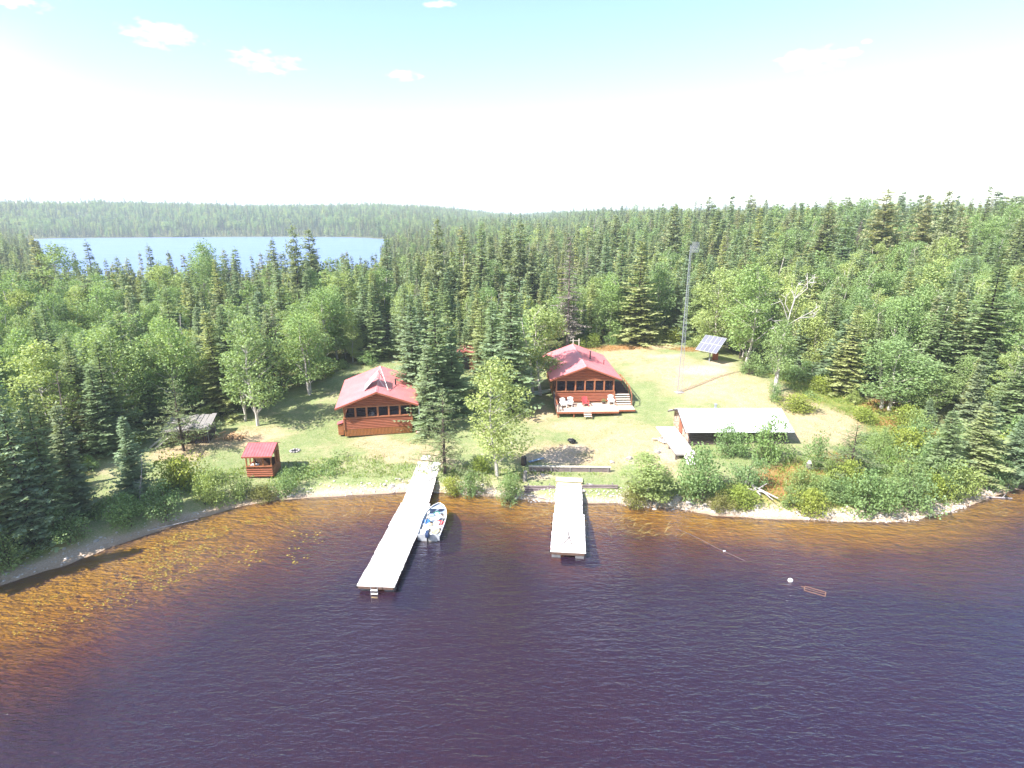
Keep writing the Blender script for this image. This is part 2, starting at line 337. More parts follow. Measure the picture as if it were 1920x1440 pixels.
gm = bpy.data.materials.new('ground_cover'); gm.use_nodes = True; n, l = gm.node_tree.nodes, gm.node_tree.links
b = n['Principled BSDF']; b.inputs['Roughness'].default_value = .95; b.inputs['Specular IOR Level'].default_value = .1
at = n.new('ShaderNodeAttribute'); at.attribute_name = 'zone'; sp = n.new('ShaderNodeSeparateColor'); l.new(at.outputs['Color'], sp.inputs[0])
geo = n.new('ShaderNodeNewGeometry'); sz = n.new('ShaderNodeSeparateXYZ'); l.new(geo.outputs['Position'], sz.inputs[0])
def noi(scale, det=5, rough=.6):
    z = n.new('ShaderNodeTexNoise'); z.inputs['Scale'].default_value = scale; z.inputs['Detail'].default_value = det; z.inputs['Roughness'].default_value = rough; l.new(geo.outputs['Position'], z.inputs['Vector']); return z.outputs[0]
def ramp(src, *st):
    r_ = n.new('ShaderNodeValToRGB'); e = r_.color_ramp.elements
    while len(e) < len(st): e.new(.5)
    for k, (p, c) in enumerate(st): e[k].position = p; e[k].color = (*c, 1)
    l.new(src, r_.inputs[0]); return r_.outputs[0]
def mixc(f, a, b_):
    m = n.new('ShaderNodeMix'); m.data_type = 'RGBA'
    if isinstance(f, (int, float)): m.inputs[0].default_value = f
    else: l.new(f, m.inputs[0])
    for i, c in ((6, a), (7, b_)):
        if isinstance(c, tuple): m.inputs[i].default_value = (*c, 1)
        else: l.new(c, m.inputs[i])
    return m.outputs[2]
def mth(op, a, b_=None, clamp=False, c=None):
    m = n.new('ShaderNodeMath'); m.operation = op; m.use_clamp = clamp
    for i, v in enumerate((a, b_, c)):
        if v is None: continue
        if isinstance(v, (int, float)): m.inputs[i].default_value = v
        else: l.new(v, m.inputs[i])
    return m.outputs[0]
nf = noi(9, 6, .75); nm = noi(.9, 5, .7); nl = noi(.22, 4)
grass = ramp(mth('ADD', mth('MULTIPLY', nm, .55), mth('MULTIPLY', nl, .45)), (.40, (.15, .215, .075)), (.50, (.20, .25, .095)), (.58, (.28, .28, .14)), (.68, (.40, .33, .22)))
grass = mixc(mth('MULTIPLY', mth('SUBTRACT', nf, .46), 4.5, clamp=True), grass, (.42, .36, .24))
ng_ = noi(24, 3, .7); grass = mixc(mth('MULTIPLY', mth('SUBTRACT', ng_, .5), 2.2, clamp=True), grass, (.11, .165, .055))
drys = ramp(nf, (.35, (.28, .23, .12)), (.52, (.46, .32, .21)), (.66, (.62, .48, .38)))
c1 = mixc(mth('MULTIPLY', sp.outputs[2], mth('ADD', mth('MULTIPLY', nm, 2.2), -.35, clamp=True), clamp=True), grass, drys)
forest = ramp(nf, (.35, (.06, .065, .03)), (.55, (.13, .14, .06)), (.72, (.19, .16, .10)))
scrub = ramp(nm, (.38, (.12, .16, .045)), (.52, (.20, .22, .06)), (.66, (.30, .25, .10)))
vz = n.new('ShaderNodeVertexColor'); 
c0 = mixc(sp.outputs[0], forest, c1)
at2 = n.new('ShaderNodeAttribute'); at2.attribute_name = 'clear'
n.remove(vz)
c0 = mixc(mth('MULTIPLY', at2.outputs['Fac'], mth('SUBTRACT', 1.0, sp.outputs[0]), clamp=True), c0, scrub)
redc = ramp(nf, (.35, (.20, .13, .045)), (.55, (.36, .17, .07)), (.7, (.42, .27, .12)))
c2 = mixc(mth('MULTIPLY', at.outputs['Alpha'], .8), c0, redc)
vor = n.new('ShaderNodeTexVoronoi'); vor.inputs['Scale'].default_value = 3.2; l.new(geo.outputs['Position'], vor.inputs['Vector'])
sandc = mixc(mth('MULTIPLY', mth('SUBTRACT', .22, vor.outputs['Distance']), 5.0, clamp=True), ramp(nf, (.3, (.33, .25, .18)), (.6, (.54, .43, .34))), (.34, .32, .31))
c3 = mixc(sp.outputs[1], c2, sandc)
# wet margin, sandy lake bed; light absorption with depth painted into its colour
dn = mth('ADD', sz.outputs[2], mth('MULTIPLY', mth('SUBTRACT', nl, .5), .5))
dn = mth('ADD', dn, mth('MULTIPLY', mth('SUBTRACT', nm, .5), .35))
bedc = ramp(mth('DIVIDE', mth('MULTIPLY', dn, -1.0), 2.4, clamp=True), (.0, (.50, .38, .18)), (.05, (.62, .44, .05)), (.15, (.50, .31, .012)), (.30, (.17, .075, .010)), (.62, (.026, .010, .006)))
bedc = mixc(mth('MULTIPLY', mth('SUBTRACT', nf, .48), 2.0, clamp=True), bedc, mixc(.5, bedc, (.10, .05, .01)))
c4 = mixc(mth('MULTIPLY', mth('SUBTRACT', .10, sz.outputs[2]), 9.0, clamp=True), c3, mixc(.5, c3, (.20, .13, .07)))
c5 = mixc(mth('MULTIPLY', mth('SUBTRACT', .0, sz.outputs[2]), 14.0, clamp=True), c4, bedc)
l.new(c5, b.inputs['Base Color'])
bp = n.new('ShaderNodeBump'); bp.inputs['Strength'].default_value = .7; bp.inputs['Distance'].default_value = .12; l.new(nf, bp.inputs['Height']); l.new(bp.outputs[0], b.inputs['Normal'])
fa = me.attributes.new('clear', 'FLOAT', 'POINT'); fa.data.foreach_set('value', clr.astype(np.float32).ravel())
me.materials.append(gm)
ground = bpy.data.objects.new('ground', me); COL.objects.link(ground); tag(ground, 'grassy lake shore and forest floor with sandy waterline', 'ground', kind='structure')

# ---------------------------------------------------------------- water
wmat = bpy.data.materials.new('tea_coloured_water'); wmat.use_nodes = True; n, l = wmat.node_tree.nodes, wmat.node_tree.links; n.clear()
geo = n.new('ShaderNodeNewGeometry')
def wave(scale, rot, st, det=3, rough=.5):
    mp = n.new('ShaderNodeMapping'); mp.inputs['Rotation'].default_value = (0, 0, rot); mp.inputs['Scale'].default_value = st; l.new(geo.outputs['Position'], mp.inputs[0])
    z = n.new('ShaderNodeTexNoise'); z.inputs['Scale'].default_value = scale; z.inputs['Detail'].default_value = det; z.inputs['Roughness'].default_value = rough; z.inputs['Distortion'].default_value = .6; l.new(mp.outputs[0], z.inputs['Vector']); return z.outputs[0]
wa = wave(1.1, R(-20), (.55, 1.9, 1), 4, .6); wb = wave(3.8, R(8), (.6, 1.5, 1), 3); wc = wave(.07, R(-15), (1, 1.6, 1), 2)
hgt = mth('ADD', mth('MULTIPLY', wa, .62), mth('MULTIPLY', wb, .34)); gust = mth('ADD', mth('MULTIPLY', wc, 1.6), -.3, clamp=True)
bp = n.new('ShaderNodeBump'); bp.inputs['Distance'].default_value = .165; l.new(mth('ADD', mth('MULTIPLY', gust, .5), .45), bp.inputs['Strength']); l.new(hgt, bp.inputs['Height'])
bp2 = n.new('ShaderNodeBump'); bp2.inputs['Distance'].default_value = .30; l.new(mth('ADD', mth('MULTIPLY', gust, .55), .5), bp2.inputs['Strength']); l.new(hgt, bp2.inputs['Height'])
fr = n.new('ShaderNodeFresnel'); fr.inputs[0].default_value = 1.40; l.new(bp2.outputs[0], fr.inputs['Normal'])
gl = n.new('ShaderNodeBsdfGlossy'); gl.inputs['Roughness'].default_value = .20; l.new(bp.outputs[0], gl.inputs['Normal'])
tp = n.new('ShaderNodeBsdfTransparent'); tp.inputs[0].default_value = (.95, .82, .52, 1)
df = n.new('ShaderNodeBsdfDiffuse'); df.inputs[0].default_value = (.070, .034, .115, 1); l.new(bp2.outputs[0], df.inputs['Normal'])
sx_ = n.new('ShaderNodeSeparateXYZ'); l.new(geo.outputs['Position'], sx_.inputs[0])   # sky reflection painted into the body colour, bluer towards the right
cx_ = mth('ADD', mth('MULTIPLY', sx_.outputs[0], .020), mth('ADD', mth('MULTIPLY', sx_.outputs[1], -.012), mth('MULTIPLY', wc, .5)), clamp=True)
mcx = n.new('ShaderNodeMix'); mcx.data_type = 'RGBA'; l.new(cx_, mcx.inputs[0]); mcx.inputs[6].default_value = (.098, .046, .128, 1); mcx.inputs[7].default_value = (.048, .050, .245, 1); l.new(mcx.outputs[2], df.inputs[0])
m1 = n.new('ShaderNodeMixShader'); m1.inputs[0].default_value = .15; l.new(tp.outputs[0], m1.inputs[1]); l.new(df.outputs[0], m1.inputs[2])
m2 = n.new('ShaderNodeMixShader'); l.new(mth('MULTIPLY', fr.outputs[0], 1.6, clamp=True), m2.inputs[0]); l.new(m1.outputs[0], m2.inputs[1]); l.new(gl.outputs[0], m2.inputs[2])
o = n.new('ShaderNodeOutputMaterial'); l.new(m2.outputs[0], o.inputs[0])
g = MB(); g.add([(-900, -200, 0), (900, -200, 0), (900, 90, 0), (-900, 90, 0)], [(0, 1, 2, 3)])
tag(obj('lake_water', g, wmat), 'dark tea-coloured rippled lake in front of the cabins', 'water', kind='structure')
g = MB(); g.add([(-620, 150, 0), (-20, 150, 0), (-20, 690, 0), (-620, 690, 0)], [(0, 1, 2, 3)])
fm_ = bpy.data.materials.new('far_lake_surface'); fm_.use_nodes = True; n, l = fm_.node_tree.nodes, fm_.node_tree.links; b = n['Principled BSDF']
b.inputs['Base Color'].default_value = (.13, .20, .38, 1); b.inputs['Roughness'].default_value = .42; b.inputs['IOR'].default_value = 1.5; b.inputs['Specular IOR Level'].default_value = .8
geo = n.new('ShaderNodeNewGeometry'); zz_ = wave(.035, 0, (1, 3, 1), 3); rr_ = n.new('ShaderNodeMapRange'); rr_.inputs[3].default_value = .34; rr_.inputs[4].default_value = .50; l.new(zz_, rr_.inputs[0]); l.new(rr_.outputs[0], b.inputs['Roughness'])
tag(obj('far_lake_water', g, fm_), 'pale blue lake beyond the forest', 'water', kind='structure')
# ---------------------------------------------------------------- tree meshes
def tubes_arr(segs, n=5):
    g = MB()
    for p, q, r0, r1 in segs: g.tube(p, q, r0, r1, n, cap=False)
    return g
def blades(base, dirv, side, ln, wd):
    """diamond leaves: base (n,3), unit dirv, unit side"""
    base, dirv, side = map(lambda a: np.asarray(a, float), (base, dirv, side)); ln = np.asarray(ln)[:, None]; wd = np.asarray(wd)[:, None]
    mid = base + dirv * ln * .55
    return np.stack([base, mid + side * wd * .5, base + dirv * ln, mid - side * wd * .5], 1).reshape(-1, 3)
def unit(a): return a / (np.linalg.norm(a, axis=-1, keepdims=True) + 1e-9)
def conifer(seed, Hh, Rr, tiers, nb, step, droop=.28, up=.22, bare=.05, tw=.30, ww=.17, pw=.8, gaps=0.0, top=1.0, leanb=.10, jit=.16):
    rs = np.random.RandomState(seed); B, D, S, LN, WD, T = [], [], [], [], [], []; segs = []
    segs.append(((0, 0, -.4), (0, 0, Hh * .55), Hh * .010 + .02, Hh * .005 + .01)); segs.append(((0, 0, Hh * .55), (0, 0, Hh * .985), Hh * .005 + .01, .01))
    for i in range(tiers):
        u = (i + rs.rand() * .6) / tiers; z = Hh * (bare + (1 - bare) * u * .97)
        r = Rr * ((1 - u) ** pw) * (.68 + .58 * rs.rand()) + .10
        k = max(4, int(nb * (1 - .45 * u))); a0 = rs.rand() * 6.28
        for j in range(k):
            if rs.rand() < gaps: continue
            a = a0 + 6.283 * j / k + rs.randn() * .18; Lb = r * (.5 + .72 * rs.rand() ** 1.3); ca_, sa = math.cos(a), math.sin(a)
            zb = z + rs.randn() * .10; dr = droop * (1 - .6 * u)
            if Lb > .9 and tiers > 12: segs.append(((0, 0, zb), (ca_ * Lb * .8, sa * Lb * .8, zb - dr * Lb * .8 + up * Lb * .64), .025, .008))
            m = max(2, int(Lb / step)); tt = (np.arange(m) + rs.rand(m) * .8) / m * .92 + .10
            px = np.stack([ca_ * tt * Lb, sa * tt * Lb, zb - dr * tt * Lb + up * Lb * tt ** 2], -1)
            bt = .35 + .65 * rs.rand()
            for sgn in (-1, 1, 0):
                lat = np.array([-sa, ca_, 0]) * sgn; out = np.array([ca_, sa, -dr + 2 * up * .6])
                d_ = out * (.55 if sgn else 1.0) + lat * .85 + rs.randn(m, 3) * jit; d_[:, 2] -= leanb * rs.rand(m); d_ = unit(d_)
                up_ = unit(np.array([0, 0, 1.0]) + rs.randn(m, 3) * .38); s_ = unit(np.cross(d_, up_))
                ll = (tw * Rr * .5 * (1 - .55 * tt) * (1.1 - .5 * u) + .18) * (.7 + .6 * rs.rand(m))
                if sgn == 0: ll *= .7
                B.append(px); D.append(d_); S.append(s_); LN.append(ll); WD.append(ww * (.7 + .6 * rs.rand(m)) * np.clip(ll / .4, .6, 1.6))
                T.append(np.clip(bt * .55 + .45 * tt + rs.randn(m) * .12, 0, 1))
    # leader
    m = 10; px = np.stack([np.zeros(m), np.zeros(m), Hh * (.90 + .10 * np.linspace(0, 1, m))], -1); d_ = unit(rs.randn(m, 3) * .6 + [0, 0, .5])
    B.append(px); D.append(d_); S.append(unit(np.cross(d_, rs.randn(m, 3)))); LN.append(np.full(m, .28)); WD.append(np.full(m, .12)); T.append(rs.rand(m))
    V = blades(np.concatenate(B), np.concatenate(D), np.concatenate(S), np.concatenate(LN), np.concatenate(WD))
    return V, np.concatenate(T), segs
def broadleaf(seed, Hh, Rr, nclump, nleaf, size, trunks=1, bare=.22, shape=1.0, flat=.75, lean=0.0):
    rs = np.random.RandomState(seed); segs = []; C = []; tops = []
    for t in range(trunks):
        bx, by = (0, 0) if trunks == 1 else (rs.randn() * .35, rs.randn() * .35)
        p = np.array([bx, by, -.4]); dirv = unit(np.array([bx * .10 + rs.randn() * .02 + lean, by * .10 + rs.randn() * .02, 1.0])); r = Hh * .0125 + .02
        for k in range(6):
            q = p + unit(dirv + rs.randn(3) * [.07, .07, 0]) * (Hh * .86 + .4) / 6; r2 = r * .76; segs.append((tuple(p), tuple(q), r, r2)); tops.append((q.copy(), r2)); p, r = q, r2
    zc = Hh * (bare + (1 - bare) * .52); hz = Hh * (1 - bare) * .5
    for k in range(nclump):
        u = (k + .5) / nclump * 2 - 1; u = u * .95; z = zc + u * hz
        w_ = Rr * (1 - abs(u + .12) ** 2.2) ** .5 if abs(u + .12) < 1 else Rr * .2
        w_ = w_ * (.55 + .45 * shape); a = rs.rand() * 6.283; rr = w_ * math.sqrt(rs.rand()) * .82
        c = np.array([math.cos(a) * rr + lean * z, math.sin(a) * rr, z + rs.randn() * .15]); cr = (Rr * .30 + .22) * (.5 + .95 * rs.rand()) * (1 - .25 * max(u, 0))
        if rs.rand() < (.22 if trunks > 2 else .08): c[:2] *= 1.45; c[2] += .12 * Rr; cr *= .55
        C.append((c, cr)); best = min(tops, key=lambda t_: np.linalg.norm(t_[0] - (c - [0, 0, rr * .8 + .4])))
        segs.append((tuple(best[0]), tuple(c), min(best[1] * .55, .05), .01))
    B, D, S, LN, WD, T = [], [], [], [], [], []
    for c, cr in C:
        m = int(nleaf * (cr / (Rr * .30 + .22)) ** 2); d0 = unit(rs.randn(m, 3)); rad = cr * (.35 + .75 * rs.rand(m) ** .5)
        pts = c + d0 * rad[:, None] * [1, 1, flat]; d_ = unit(d0 * .5 + rs.randn(m, 3) * .8); up_ = unit(np.array([0, 0, .9]) + rs.randn(m, 3) * .6 + d0 * .6)
        s_ = unit(np.cross(d_, up_)); ss = size * (.6 + .8 * rs.rand(m)); bt = rs.rand()
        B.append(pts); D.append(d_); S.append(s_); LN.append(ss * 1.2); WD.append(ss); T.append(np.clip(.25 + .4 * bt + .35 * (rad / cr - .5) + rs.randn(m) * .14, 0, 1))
    V = blades(np.concatenate(B), np.concatenate(D), np.concatenate(S), np.concatenate(LN), np.concatenate(WD))
    return V, np.concatenate(T), segs
def dead_tree(seed, Hh, nbr, bl, up=.3, fork=False, rmul=1.0):
    rs = np.random.RandomState(seed); segs = []; p = np.array([0, 0, -.3]); r = (Hh * .013 + .02) * rmul; tops = []
    for k in range(8):
        q = p + np.array([rs.randn() * .06, rs.randn() * .06, 1]) * (Hh + .3) / 8; segs.append((tuple(p), tuple(q), r, r * .8)); tops.append((p.copy(), q.copy(), r)); p = q; r *= .8
    for k in range(nbr):
        t = tops[rs.randint(2, 8)]; f = rs.rand(); c = t[0] * (1 - f) + t[1] * f; a = rs.rand() * 6.28; Lb = bl * (1.15 - c[2] / Hh * .8) * (.5 + .8 * rs.rand())
        d_ = np.array([math.cos(a), math.sin(a), up * (rs.rand() * 1.4 - .3)]); m = c + d_ * Lb * .5; e = m + unit(d_ + rs.randn(3) * .35) * Lb * .5; rb = t[2] * .38
        segs += [(tuple(c), tuple(m), rb, rb * .6), (tuple(m), tuple(e), rb * .6, rb * .2)]
        for _ in range(4):
            s0 = c + (e - c) * (.35 + .6 * rs.rand()); s1 = s0 + unit(d_ + rs.randn(3) * .8) * Lb * .33 * rs.rand(); segs.append((tuple(s0), tuple(s1), rb * .35, rb * .12))
    return segs
class Kind: pass
KINDS = {}
def kind(key, gen, leafm, barkm, n=5):
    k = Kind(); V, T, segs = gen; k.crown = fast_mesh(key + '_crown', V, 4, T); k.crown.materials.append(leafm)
    g = tubes_arr(segs, n); k.trunk = new_mesh(key + '_trunk', g.v, g.f); k.trunk.materials.append(barkm)
    z = np.asarray(V)[:, 2]; k.h = float(z.max()); k.r = float(np.percentile(np.hypot(V[:, 0], V[:, 1]), 97)); KINDS[key] = k; return k
for i in range(4): kind(f'spruce{i}', conifer(10 + i, 12, [2.1, 1.8, 2.4, 1.95][i], [40, 42, 36, 40][i], 12, .22, gaps=.04, ww=.19), M['spruce'], M['bark'])
for i in range(3): kind(f'bspruce{i}', conifer(20 + i, 11, [1.05, .85, 1.25][i], 40, 8, .17, droop=.45, up=.3, bare=[.06, .2, .1][i], gaps=.06, tw=.7, ww=.19, pw=.7), M['bspruce'], M['bark'])
for i in range(2): kind(f'pine{i}', conifer(30 + i, 9, 2.3, 17, 7, .13, droop=-.12, up=.10, bare=.12, tw=.17, ww=.075, pw=.55, gaps=.12, jit=.55), M['pine'], M['bark'])
for i in range(2): kind(f'tallpine{i}', conifer(35 + i, 15, 2.0, 22, 9, .20, droop=.1, up=.2, bare=.38, tw=.50, ww=.20, pw=.45, gaps=.20, jit=.45), M['bspruce'], M['bark'])
for i in range(4): kind(f'birch{i}', broadleaf(40 + i, 11, [2.3, 1.9, 2.7, 2.2][i], [44, 40, 50, 44][i], 175, .145, [1, 2, 2, 1][i], [.20, .24, .12, .1][i]), M['birch'], M['birch_bark'])
for i in range(3): kind(f'shrub{i}', broadleaf(50 + i, 2.4, 1.5, 22, 190, .105, 4, .02, flat=.9), M['shrub'], M['bark'], 4)
kind('yshrub0', broadleaf(55, 1.6, 1.3, 18, 170, .10, 4, .02, flat=.9), M['yshrub'], M['bark'], 4)
kind('cedar0', broadleaf(56, 2.0, 1.4, 22, 200, .09, 3, .0, flat=.9), M['cedar'], M['bark'], 4)
kind('greysp0', conifer(60, 14, 1.9, 30, 9, .24, droop=.4, up=.2, bare=.14, gaps=.15, tw=.4, ww=.10), M['deadneedle'], M['dead_brown'])
for key, s in (('dead0', dead_tree(70, 8, 34, 1.5)), ('dead1', dead_tree(71, 9, 26, 1.0, .1))):
    k = Kind(); g = tubes_arr(s, 4); k.trunk = new_mesh(key, g.v, g.f); k.trunk.materials.append(M['dead_brown'] if key == 'dead0' else M['dead']); k.crown = None; k.h = 8.2 if key == 'dead0' else 9.2; k.r = 1.6; KINDS[key] = k
# middle-distance meshes (whole tree in one mesh: crown quads then trunk material slot)
def merged(key, gen, leafm, barkm):
    V, T, segs = gen; k = Kind(); V = np.asarray(V); g = tubes_arr(segs[:8], 3); tv = np.array(g.v); tf = np.array(g.f)
    Q = np.concatenate([V, tv[tf].reshape(-1, 3)]); me = fast_mesh(key, Q, 4, np.concatenate([T, np.zeros(len(tf))]))
    me.materials.append(leafm); me.materials.append(barkm); mi = np.zeros(len(Q) // 4, np.int32); mi[len(V) // 4:] = 1; me.polygons.foreach_set('material_index', mi)
    k.mesh = me; k.h = float(V[:, 2].max()); k.r = float(np.percentile(np.hypot(V[:, 0], V[:, 1]), 97)); KINDS[key] = k
for i in range(3): merged(f'm_spruce{i}', conifer(110 + i, 11, [1.7, 1.45, 2.0][i], 26, 8, .36, tw=.55, ww=.34), M['spruce'], M['bark'])
for i in range(3): merged(f'm_bspruce{i}', conifer(120 + i, 10, [.85, .7, 1.0][i], 26, 6, .30, droop=.45, up=.3, bare=[.05, .15, .2][i], gaps=.05, tw=.9, ww=.30, pw=.65), M['bspruce'], M['bark'])
for i in range(3): merged(f'm_birch{i}', broadleaf(140 + i, 10, [2.2, 1.9, 2.5][i], 30, 60, .28, 1, .15), M['birch'], M['birch_bark'])

def place(key, x, y, hgt, wid=None, rz=None, label=None, group=None, name='spruce_tree', cat='tree', z=None, tilt=0):
    k = KINDS[key]; s = hgt / k.h; sw = s if wid is None else wid / 2 / k.r
    z = h1(x, y) if z is None else z
    t = thing(name, label, cat, (x, y, z), rnd.random() * 6.28 if rz is None else rz, group); t.scale = (sw, sw, s)
    if tilt: t.rotation_euler[1] = tilt
    tr = bpy.data.objects.new('trunk', k.trunk); COL.objects.link(tr); tr.parent = t
    if k.crown is not None: c = bpy.data.objects.new('crown', k.crown); COL.objects.link(c); c.parent = t
    return t
NT = []
def T(key, bx, by, ty, wpx, label, name=None, group=None, cat='tree', rz=None, tilt=0):
    if bx > 1170 and by > 930 and key[:2] != 'de': by -= 4
    p = G(bx, by); d_ = depth(*p); hgt = Zat(ty, p.y) - p.z
    if 'shrub' in key and bx < 1450: hgt *= .93
    nm = name or {'s': 'spruce_tree', 'b': 'birch_tree', 'p': 'pine_tree', 't': 'pine_tree', 'd': 'dead_tree', 'y': 'leafy_shrub', 'c': 'leafy_shrub', 'g': 'dead_tree'}[key[0]]
    if key.startswith('bspruce'): nm = 'spruce_tree'
    if key.startswith('shrub'): nm = 'leafy_shrub'
    NT.append((p.x, p.y, wpx / 2 * d_ / FP))
    return place(key, p.x, p.y, hgt, wpx * d_ / FP * ((1.08 if bx > 740 else 1.02) if 'sp' in key else .88 if 'shrub' in key else 1.05), rz, label, group, nm, 'shrub' if nm == 'leafy_shrub' else cat, tilt=tilt)
# --- trees that can be told apart
T('spruce0', 22, 1016, 635, 128, 'tall dense spruce at the left edge of the photo beside the beach')
T('spruce3', 108, 998, 712, 80, 'third dark spruce from the left edge, beside the bare leafless tree')
T('spruce2', 66, 1022, 668, 104, 'second tall dark spruce from the left edge, above the shaded beach')
T('bspruce2', 150, 968, 752, 66, 'narrow dark spruce standing alone on the left shore with a bare lower trunk')
T('dead0', 128, 868, 696, 88, 'bare leafless tree with tangled purple-grey twigs among the left spruces')
T('spruce1', 258, 935, 776, 78, 'dark spruce beside the broken grey dead limbs on the left shore')
T('dead1', 262, 948, 850, 40, 'broken grey dead snag leaning against a spruce on the left shore', tilt=.2)
T('spruce3', 200, 850, 672, 80, 'green spruce behind the left shore spruces, left of the wood shed')
T('pine0', 345, 846, 700, 128, 'thin airy pine in front of the weathered wood shed')
T('birch0', 484, 798, 588, 108, 'round full birch with a white trunk left of the left cabin')
T('birch1', 462, 786, 640, 60, 'smaller birch touching the round birch left of the left cabin')
T('birch2', 578, 737, 578, 104, 'open forked birch with a long shadow behind the left cabin lawn')
T('birch3', 334, 792, 592, 96, 'tall light green birch behind the wood shed')
T('birch2', 238, 812, 602, 110, 'wide olive green broadleaf tree left of the wood shed')
T('birch0', 108, 848, 636, 120, 'pale green broadleaf tree behind the bare leafless tree')
T('birch1', 408, 765, 650, 80, 'dense broadleaf tree between the wood shed and the round birch')
T('spruce3', -70, 1075, 760, 110, 'spruce just outside the left edge whose shadow lies on the lake', rz=.3)
T('bspruce2', -95, 1120, 800, 90, 'second spruce just outside the left edge whose shadow lies on the lake', rz=.3)
T('spruce1', 284, 790, 640, 60, 'dark spruce squeezed between two birches behind the wood shed')
T('spruce0', 778, 762, 545, 80, 'grey-green spruce touching the right side of the left cabin roof')
T('spruce3', 822, 790, 530, 92, 'tallest blue-green spruce in the clump between the cabins')
T('spruce2', 806, 806, 640, 90, 'broad spruce with drooping boughs at the front of the cabin clump')
T('spruce0', 850, 776, 610, 76, 'pale lichen-covered spruce in the middle of the cabin clump')
T('spruce1', 905, 738, 560, 70, 'olive spruce in front of the hidden red roof')
T('spruce3', 958, 772, 512, 104, 'tall dark green spruce at the right of the cabin clump')
T('spruce1', 925, 750, 560, 80, 'spruce directly left of the tall dark green spruce in the cabin clump')
T('spruce0', 842, 725, 540, 60, 'thin spruce at the back of the cabin clump')
T('pine1', 834, 888, 722, 150, 'sparse jack pine over the landward end of the long dock')
T('birch0', 932, 892, 668, 116, 'leafy birch with a white trunk on the bank between the two docks')
T('birch1', 1014, 742, 560, 92, 'twin white-trunked birch clump against the left side of the right cabin')
T('birch3', 985, 730, 590, 60, 'small birch left of the twin white-trunked clump')
T('greysp0', 1064, 652, 434, 62, 'tall grey dead spruce behind the ridge of the right cabin')
T('spruce2', 1193, 643, 440, 90, 'tall pine-like conifer with a clear trunk behind the right cabin lawn')
T('birch3', 1336, 664, 500, 84, 'birch with a white trunk behind the solar panels')
T('birch0', 1396, 690, 490, 100, 'tall full birch right of the solar panels')
T('shrub0', 1410, 702, 655, 60, 'low bush at the foot of the birch right of the solar panels')
T('spruce3', 1290, 640, 520, 60, 'spruce directly behind the radio mast')
T('spruce3', 1572, 722, 592, 96, 'bushy young spruce at the edge of the clearing with a dark shadow')
T('birch2', 1668, 768, 634, 140, 'broad round leafy tree at the right edge of the clearing')
T('birch3', 1740, 778, 690, 80, 'low leafy tree right of the broad round tree')
T('spruce0', 1822, 742, 478, 118, 'large symmetrical spruce with layered boughs near the right edge of the photo')
T('spruce1', 1740, 745, 540, 90, 'tall spruce left of the large symmetrical spruce')
T('spruce2', 1890, 812, 660, 100, 'pale green spruce at the right edge of the photo')
T('birch0', 1905, 760, 560, 90, 'leafy tree with white branches at the right edge of the photo')
T('spruce3', 1822, 900, 752, 105, 'light green spruce just above the right beach')
T('spruce1', 1895, 905, 770, 84, 'green spruce at the right end of the beach')
for q in [('tallpine0', 1640, 545, 352, 66, 'tall ragged grey-green pine breaking the horizon at the right', .06), ('tallpine1', 1762, 540, 350, 50, 'tall pine leaning to the right against the sky', .16), ('tallpine0', 1712, 535, 366, 50, 'flat-topped pine on the skyline between the ragged pine and the leaning pine', 0),
          ('bspruce1', 1822, 520, 342, 22, 'lone thin spire standing above everything on the right skyline', 0), ('tallpine1', 1893, 530, 350, 60, 'leaning pine on the skyline at the right edge of the photo', .12), ('birch2', 1868, 520, 372, 70, 'round-headed tree with bare white limbs on the right skyline', 0),
          ('spruce1', 1408, 560, 383, 44, 'left one of two tall pointed spruces reaching the horizon behind the solar panels', 0), ('spruce3', 1427, 570, 387, 50, 'right one of two tall pointed spruces reaching the horizon behind the solar panels', 0), ('tallpine0', 1254, 560, 383, 50, 'tall pine breaking the horizon above the radio mast', 0),
          ('spruce3', 1562, 590, 400, 70, 'tall dark spruce behind the dead-topped birch', 0), ('spruce0', 1505, 600, 470, 64, 'spruce right behind the white limbs of the dead-topped birch', 0), ('spruce1', 1600, 610, 440, 56, 'narrow spruce on the slope left of the ragged skyline pine', 0),
          ('tallpine1', 826, 620, 404, 50, 'tall crooked pine rising above the middle forest', 0), ('tallpine0', 567, 620, 418, 44, 'tall dark pine standing against the far lake at its right part', 0), ('bspruce1', 530, 610, 442, 26, 'thin leaning spire against the far lake left of the tall dark pine', .05),
          ('birch2', 396, 600, 446, 74, 'pale open birch reaching up into the far lake', 0), ('tallpine1', 975, 600, 412, 60, 'bushy tall pine on the middle skyline', 0), ('bspruce2', 300, 600, 455, 34, 'dark spire against the far lake above the wood shed', 0), ('bspruce0', 188, 590, 448, 40, 'dark spruce against the left part of the far lake', 0),
          ('bspruce2', 95, 600, 440, 40, 'dark spire at the left end of the far lake', 0), ('tallpine0', 15, 620, 430, 60, 'grey pine at the left edge of the photo level with the far lake', .1), ('birch0', 130, 600, 452, 80, 'pale green broadleaf tree at the left end of the far lake', 0),
          ('spruce2', 1480, 640, 480, 70, 'spruce behind the crown of the dead-topped birch', 0), ('spruce0', 1655, 660, 560, 90, 'bushy spruce behind the broad round leafy tree', 0), ('spruce1', 1130, 620, 440, 60, 'dark spruce right of the grey dead spruce', 0), ('spruce3', 1160, 610, 415, 50, 'tall slim spruce between the dead spruce and the clear-trunked conifer', 0)]:
    T(*q[:6], tilt=q[6])
